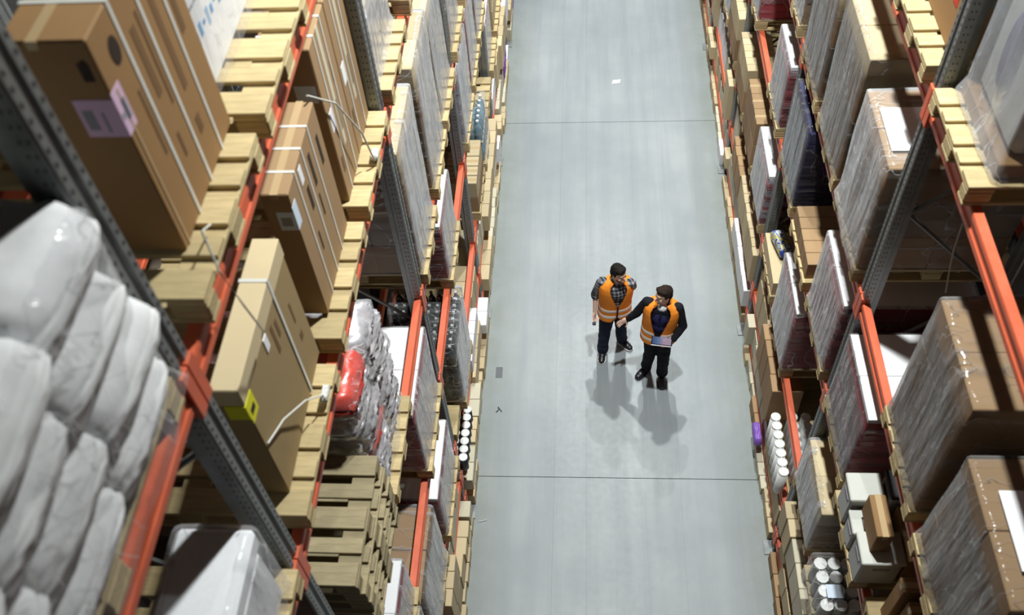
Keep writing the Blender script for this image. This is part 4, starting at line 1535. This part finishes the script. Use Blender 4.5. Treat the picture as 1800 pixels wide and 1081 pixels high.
    for s in 'RL':
        capsule(bm, neck - Vector((0, 0, .075)), .068, J['sh' + s], .066)
        if P['sleeve'] == 'long':
            capsule(bm, J['sh' + s], .066, J['el' + s], .056)
            capsule(bm, J['el' + s], .056, J['wr' + s].lerp(J['el' + s], .06), .040)
        else:
            e2 = J['el' + s].lerp(J['wr' + s], .12)
            capsule(bm, J['sh' + s], .068, J['el' + s], .058)
            capsule(bm, J['el' + s], .058, e2, .056)
    me = remesh(bm, .010, 4)
    bm2 = bmesh.new()
    bm2.from_mesh(me)
    for v in bm2.verts:
        v.co += v.normal * (noise.noise(v.co * 11) * .007)
    bm2.to_mesh(me)
    bm2.free()
    link('shirt', me, P['shirt_m'], root, smooth=True)

    # ---------- vest: open loft round the torso with a V neck
    zs0, zs1 = hip.z - .10, neck.z + .012

    def sect(z):
        t = (z - zs0) / (zs1 - zs0)
        pts = ((0.0, .215, .170), (.18, .208, .165), (.40, .205, .158), (.62, .210, .158), (.76, .214, .152), (.86, .205, .138), (.93, .165, .112), (1.0, .078, .080))
        for a, b_ in zip(pts[:-1], pts[1:]):
            if a[0] <= t <= b_[0] + 1e-6:
                k = (t - a[0]) / (b_[0] - a[0])
                k2 = k * k * (3 - 2 * k)
                rx, ry = a[1] + (b_[1] - a[1]) * k2, a[2] + (b_[2] - a[2]) * k2
                break
        if t < .5:
            c = hip.lerp(chest, max(0, (z - hip.z) / (chest.z - hip.z)))
            if z < hip.z:
                c = hip.copy()
        else:
            c = hip.lerp(chest, (z - hip.z) / (chest.z - hip.z)) if z < chest.z else chest.lerp(neck, (z - chest.z) / (neck.z - chest.z))
        c = Vector((c.x, c.y, z))
        return c, rx * P.get('girth', 1), ry * P.get('girth', 1), t

    def ring(z, off=0.0, n=44, full=False, vw=None):
        c, rx, ry, t = sect(z)
        tv = P['v_bottom']
        if t < tv:
            th = .035 + (.25 * (.12 - t) / .12 if t < .12 else 0)
        else:
            th = .035 + P['v_open'] * ((t - tv) / (1 - tv)) ** .9
        out = []
        for i in range(n):
            a = th + (2 * math.pi - 2 * th) * i / (n - 1)
            sxx, syy = math.sin(a), math.cos(a)
            pw = .86
            x = math.copysign(abs(sxx) ** pw, sxx) * (rx + off)
            y = math.copysign(abs(syy) ** pw, syy) * (ry + off)
            wob = .006 * noise.noise(Vector((x * 9, y * 9, z * 5 + base.x * 7))) * (1.8 - t)
            k = 1 + wob / max(rx, .05)
            out.append(c + T @ Vector((x * k, y * k, 0)))
        return out

    zz = [zs0 + (zs1 - zs0) * k / 34 for k in range(35)]
    vm = loft([ring(z) for z in zz], False)
    vest = link('vest', solid(vm, -.006), 'vest_orange', root, smooth=True)
    tag(vest, 'orange high-visibility vest')
    for (ta, tb) in ((.10, .17), (.27, .34)):
        sm_ = loft([ring(zs0 + (zs1 - zs0) * (ta + (tb - ta) * k / 4), .004) for k in range(5)], False)
        tag(link('reflective_stripe', solid(sm_, -.003), 'reflective', vest, smooth=True), 'silver reflective stripe')
    # dark edging along the V
    for sd in (0, -1):
        pts = [ring(z, .004)[sd] for z in zz[2:]]
        link('edge_binding', tube_mesh(pts, .0045, 6), 'vest_edge', vest)

    # ---------- shirt front details
    if P.get('collar'):
        cm = bmesh.new()
        fr = T @ Vector((0, 1, 0))
        ellipsoid(cm, neck + fr * .045 + Vector((0, 0, -.040)), .064, .066, .058, T)
        link('shirt_collar', remesh(cm, .008, 3), 'shirt_white', root, smooth=True)
        tm = bmesh.new()
        ellipsoid(tm, neck + fr * .108 + Vector((0, 0, -.055)), .014, .012, .018, T, 8)
        capsule(tm, neck + fr * .114 + Vector((0, 0, -.07)), .012, chest + fr * .142 + Vector((0, 0, .08)), .016, 8)
        link('tie', remesh(tm, .006, 2), 'cloth_black', root, smooth=True)
        jm = bmesh.new()
        for (c, rx, ry, rz) in ((hip + Vector((0, 0, .12)), .13, .112, .16), (hip.lerp(chest, .55), .14, .118, .18), (chest + Vector((0, 0, -.01)), .145, .118, .17)):
            ellipsoid(jm, c + fr * .024, rx, ry, rz, T)
        link('jumper', remesh(jm, .010, 3), 'jumper_navy', root, smooth=True)

    # ---------- shoes
    for s in 'RL':
        an, toe = J['an' + s], J['toe' + s]
        d = Vector((toe.x - an.x, toe.y - an.y, 0)).normalized()
        side = Vector((-d.y, d.x, 0))
        heel = Vector((an.x, an.y, 0)) - d * .05
        L_ = (Vector((toe.x, toe.y, 0)) - heel).length
        so = empty('shoe', heel)
        so.parent = root
        outl = [(-.012, .034), (.03, .042), (.10, .043), (.18, .053), (.22, .051), (.26, .040), (.285, .020)]
        sc2 = L_ / .28

        def outline(k, z):
            pts = [heel + d * (u * sc2) + side * (w2 * k) + Vector((0, 0, z)) for u, w2 in outl] + [heel + d * (u * sc2) - side * (w2 * k) + Vector((0, 0, z)) for u, w2 in reversed(outl)]
            return [p - heel for p in pts]
        n_ = len(outl) * 2
        rings = [outline(1.06, .002), outline(1.08, .012), outline(1.06, .026)]
        me = loft(rings)
        bm2 = bmesh.new()
        bm2.from_mesh(me)
        bm2.verts.ensure_lookup_table()
        bm2.faces.new([bm2.verts[i] for i in range(n_ - 1, -1, -1)])
        bm2.faces.new([bm2.verts[2 * n_ + i] for i in range(n_)])
        bmesh.ops.recalc_face_normals(bm2, faces=bm2.faces)
        bm2.to_mesh(me)
        bm2.free()
        link('sole', me, P['sole_m'], so)
        ub = bmesh.new()
        for (u, z, w2, hh) in ((.03, .055, .044, .058), (.09, .060, .046, .060), (.15, .052, .050, .046), (.20, .044, .050, .038), (.24, .038, .042, .030)):
            ellipsoid(ub, d * (u * sc2) + Vector((0, 0, z)), .048 * sc2, w2, hh, Matrix((d, side, Vector((0, 0, 1)))).transposed(), 12)
        link('upper', remesh(ub, .009, 3), 'leather_black', so, smooth=True)
        if P.get('laces'):
            for u in (.12, .145, .17):
                c = d * (u * sc2) + Vector((0, 0, .092 - (u - .12) * .30))
                link('lace', tube_mesh([c - side * .018, c, c + side * .018], .003, 5), 'sole_white', so)
    return root


person(dict(
    base=(.36, 7.46, 0), label='worker in orange vest and grey plaid shirt standing on the left, looking aside',
    look=(.66, -.74, -.02), face=(.18, -1, 0), hair='hair_dark', beard=True,
    shirt_m='plaid', sleeve='short', trouser_m='cloth_navy', sole_m='sole_white', laces=True, v_bottom=.46, v_open=.58, quiff=True, girth=.98,
    J=dict(head=(.385, 7.415, 1.655), neck=(.368, 7.455, 1.50), chest=(.362, 7.465, 1.29), hip=(.352, 7.485, .93),
           shR=(.185, 7.47, 1.435), shL=(.535, 7.45, 1.435), elR=(.115, 7.51, 1.16), wrR=(.105, 7.41, .93), elL=(.565, 7.60, 1.19), wrL=(.50, 7.66, .97),
           knR=(.235, 7.43, .50), anR=(.215, 7.43, .09), toeR=(.195, 7.245, .03), knL=(.445, 7.52, .50), anL=(.465, 7.60, .09), toeL=(.60, 7.475, .03)),
    handR=((-.05, -.45, -1), (.6, -.3, .2), 1, .75), handL=((-.3, .1, -1), (-.4, -.6, 0), -1, .4)))
ph = empty('handheld_scanner', (.098, 7.315, .80))
tag(ph, 'small black handheld device in the plaid-shirted worker\'s hand', 'scanner')
o = link('body', box_mesh(.045, .030, .13, .008, 'device_dark'), 'device_dark', ph, (0, 0, 0), (.5, 0, 0))
link('screen', box_mesh(.036, .003, .05, .001, 'dark_plastic'), 'dark_plastic', o, (0, -.0165, .025))

person(dict(
    base=(.88, 7.08, 0), label='worker in orange vest, white collar and dark jumper holding a tablet, pointing aside',
    look=(-.88, -.46, .02), face=(-.22, -1, 0), hair='hair_brown', beard=False,
    shirt_m='cloth_black', sleeve='long', trouser_m='cloth_black', sole_m='leather_black', v_bottom=.20, v_open=.60, collar=True, quiff=True, girth=1.02,
    J=dict(head=(.898, 7.085, 1.655), neck=(.905, 7.105, 1.50), chest=(.895, 7.105, 1.29), hip=(.885, 7.115, .93),
           shR=(.72, 7.15, 1.44), shL=(1.085, 7.075, 1.43), elR=(.605, 7.17, 1.21), wrR=(.505, 7.175, 1.08), elL=(1.155, 7.02, 1.15), wrL=(1.045, 6.915, 1.00),
           knR=(.805, 7.11, .50), anR=(.775, 7.16, .09), toeR=(.645, 7.015, .03), knL=(.965, 7.04, .50), anL=(.97, 7.06, .09), toeL=(.965, 6.855, .03)),
    handR=((-1, -.25, -.55), (.2, -.9, .4), -1, .22), handL=((-1, -.10, -.08), (0, -.2, 1), 1, .35)))
tb = empty('tablet', (.905, 6.875, 1.03))
tag(tb, 'dark tablet computer with a bluish screen held by the worker in black sleeves', 'tablet')
tb.rotation_euler = (math.radians(-14), math.radians(0), math.radians(-8))
link('case', box_mesh(.250, .165, .010, .004, 'device_dark'), 'device_dark', tb)
link('screen', box_mesh(.222, .138, .002, 0, 'tablet_screen'), 'tablet_screen', tb, (0, 0, .0055))
link('cover_flap', box_mesh(.252, .012, .012, .003, 'shirt_white'), 'shirt_white', tb, (0, -.085, -.002))

tag(link('film_strip', tube_mesh([(2.35, 4.25, 5.86), (2.345, 4.21, 5.66), (2.36, 4.19, 5.51), (2.35, 4.09, 5.37)], .006, 6), 'strap'), 'torn strip of clear film hanging in the dark beside the top right beam', 'film strip')
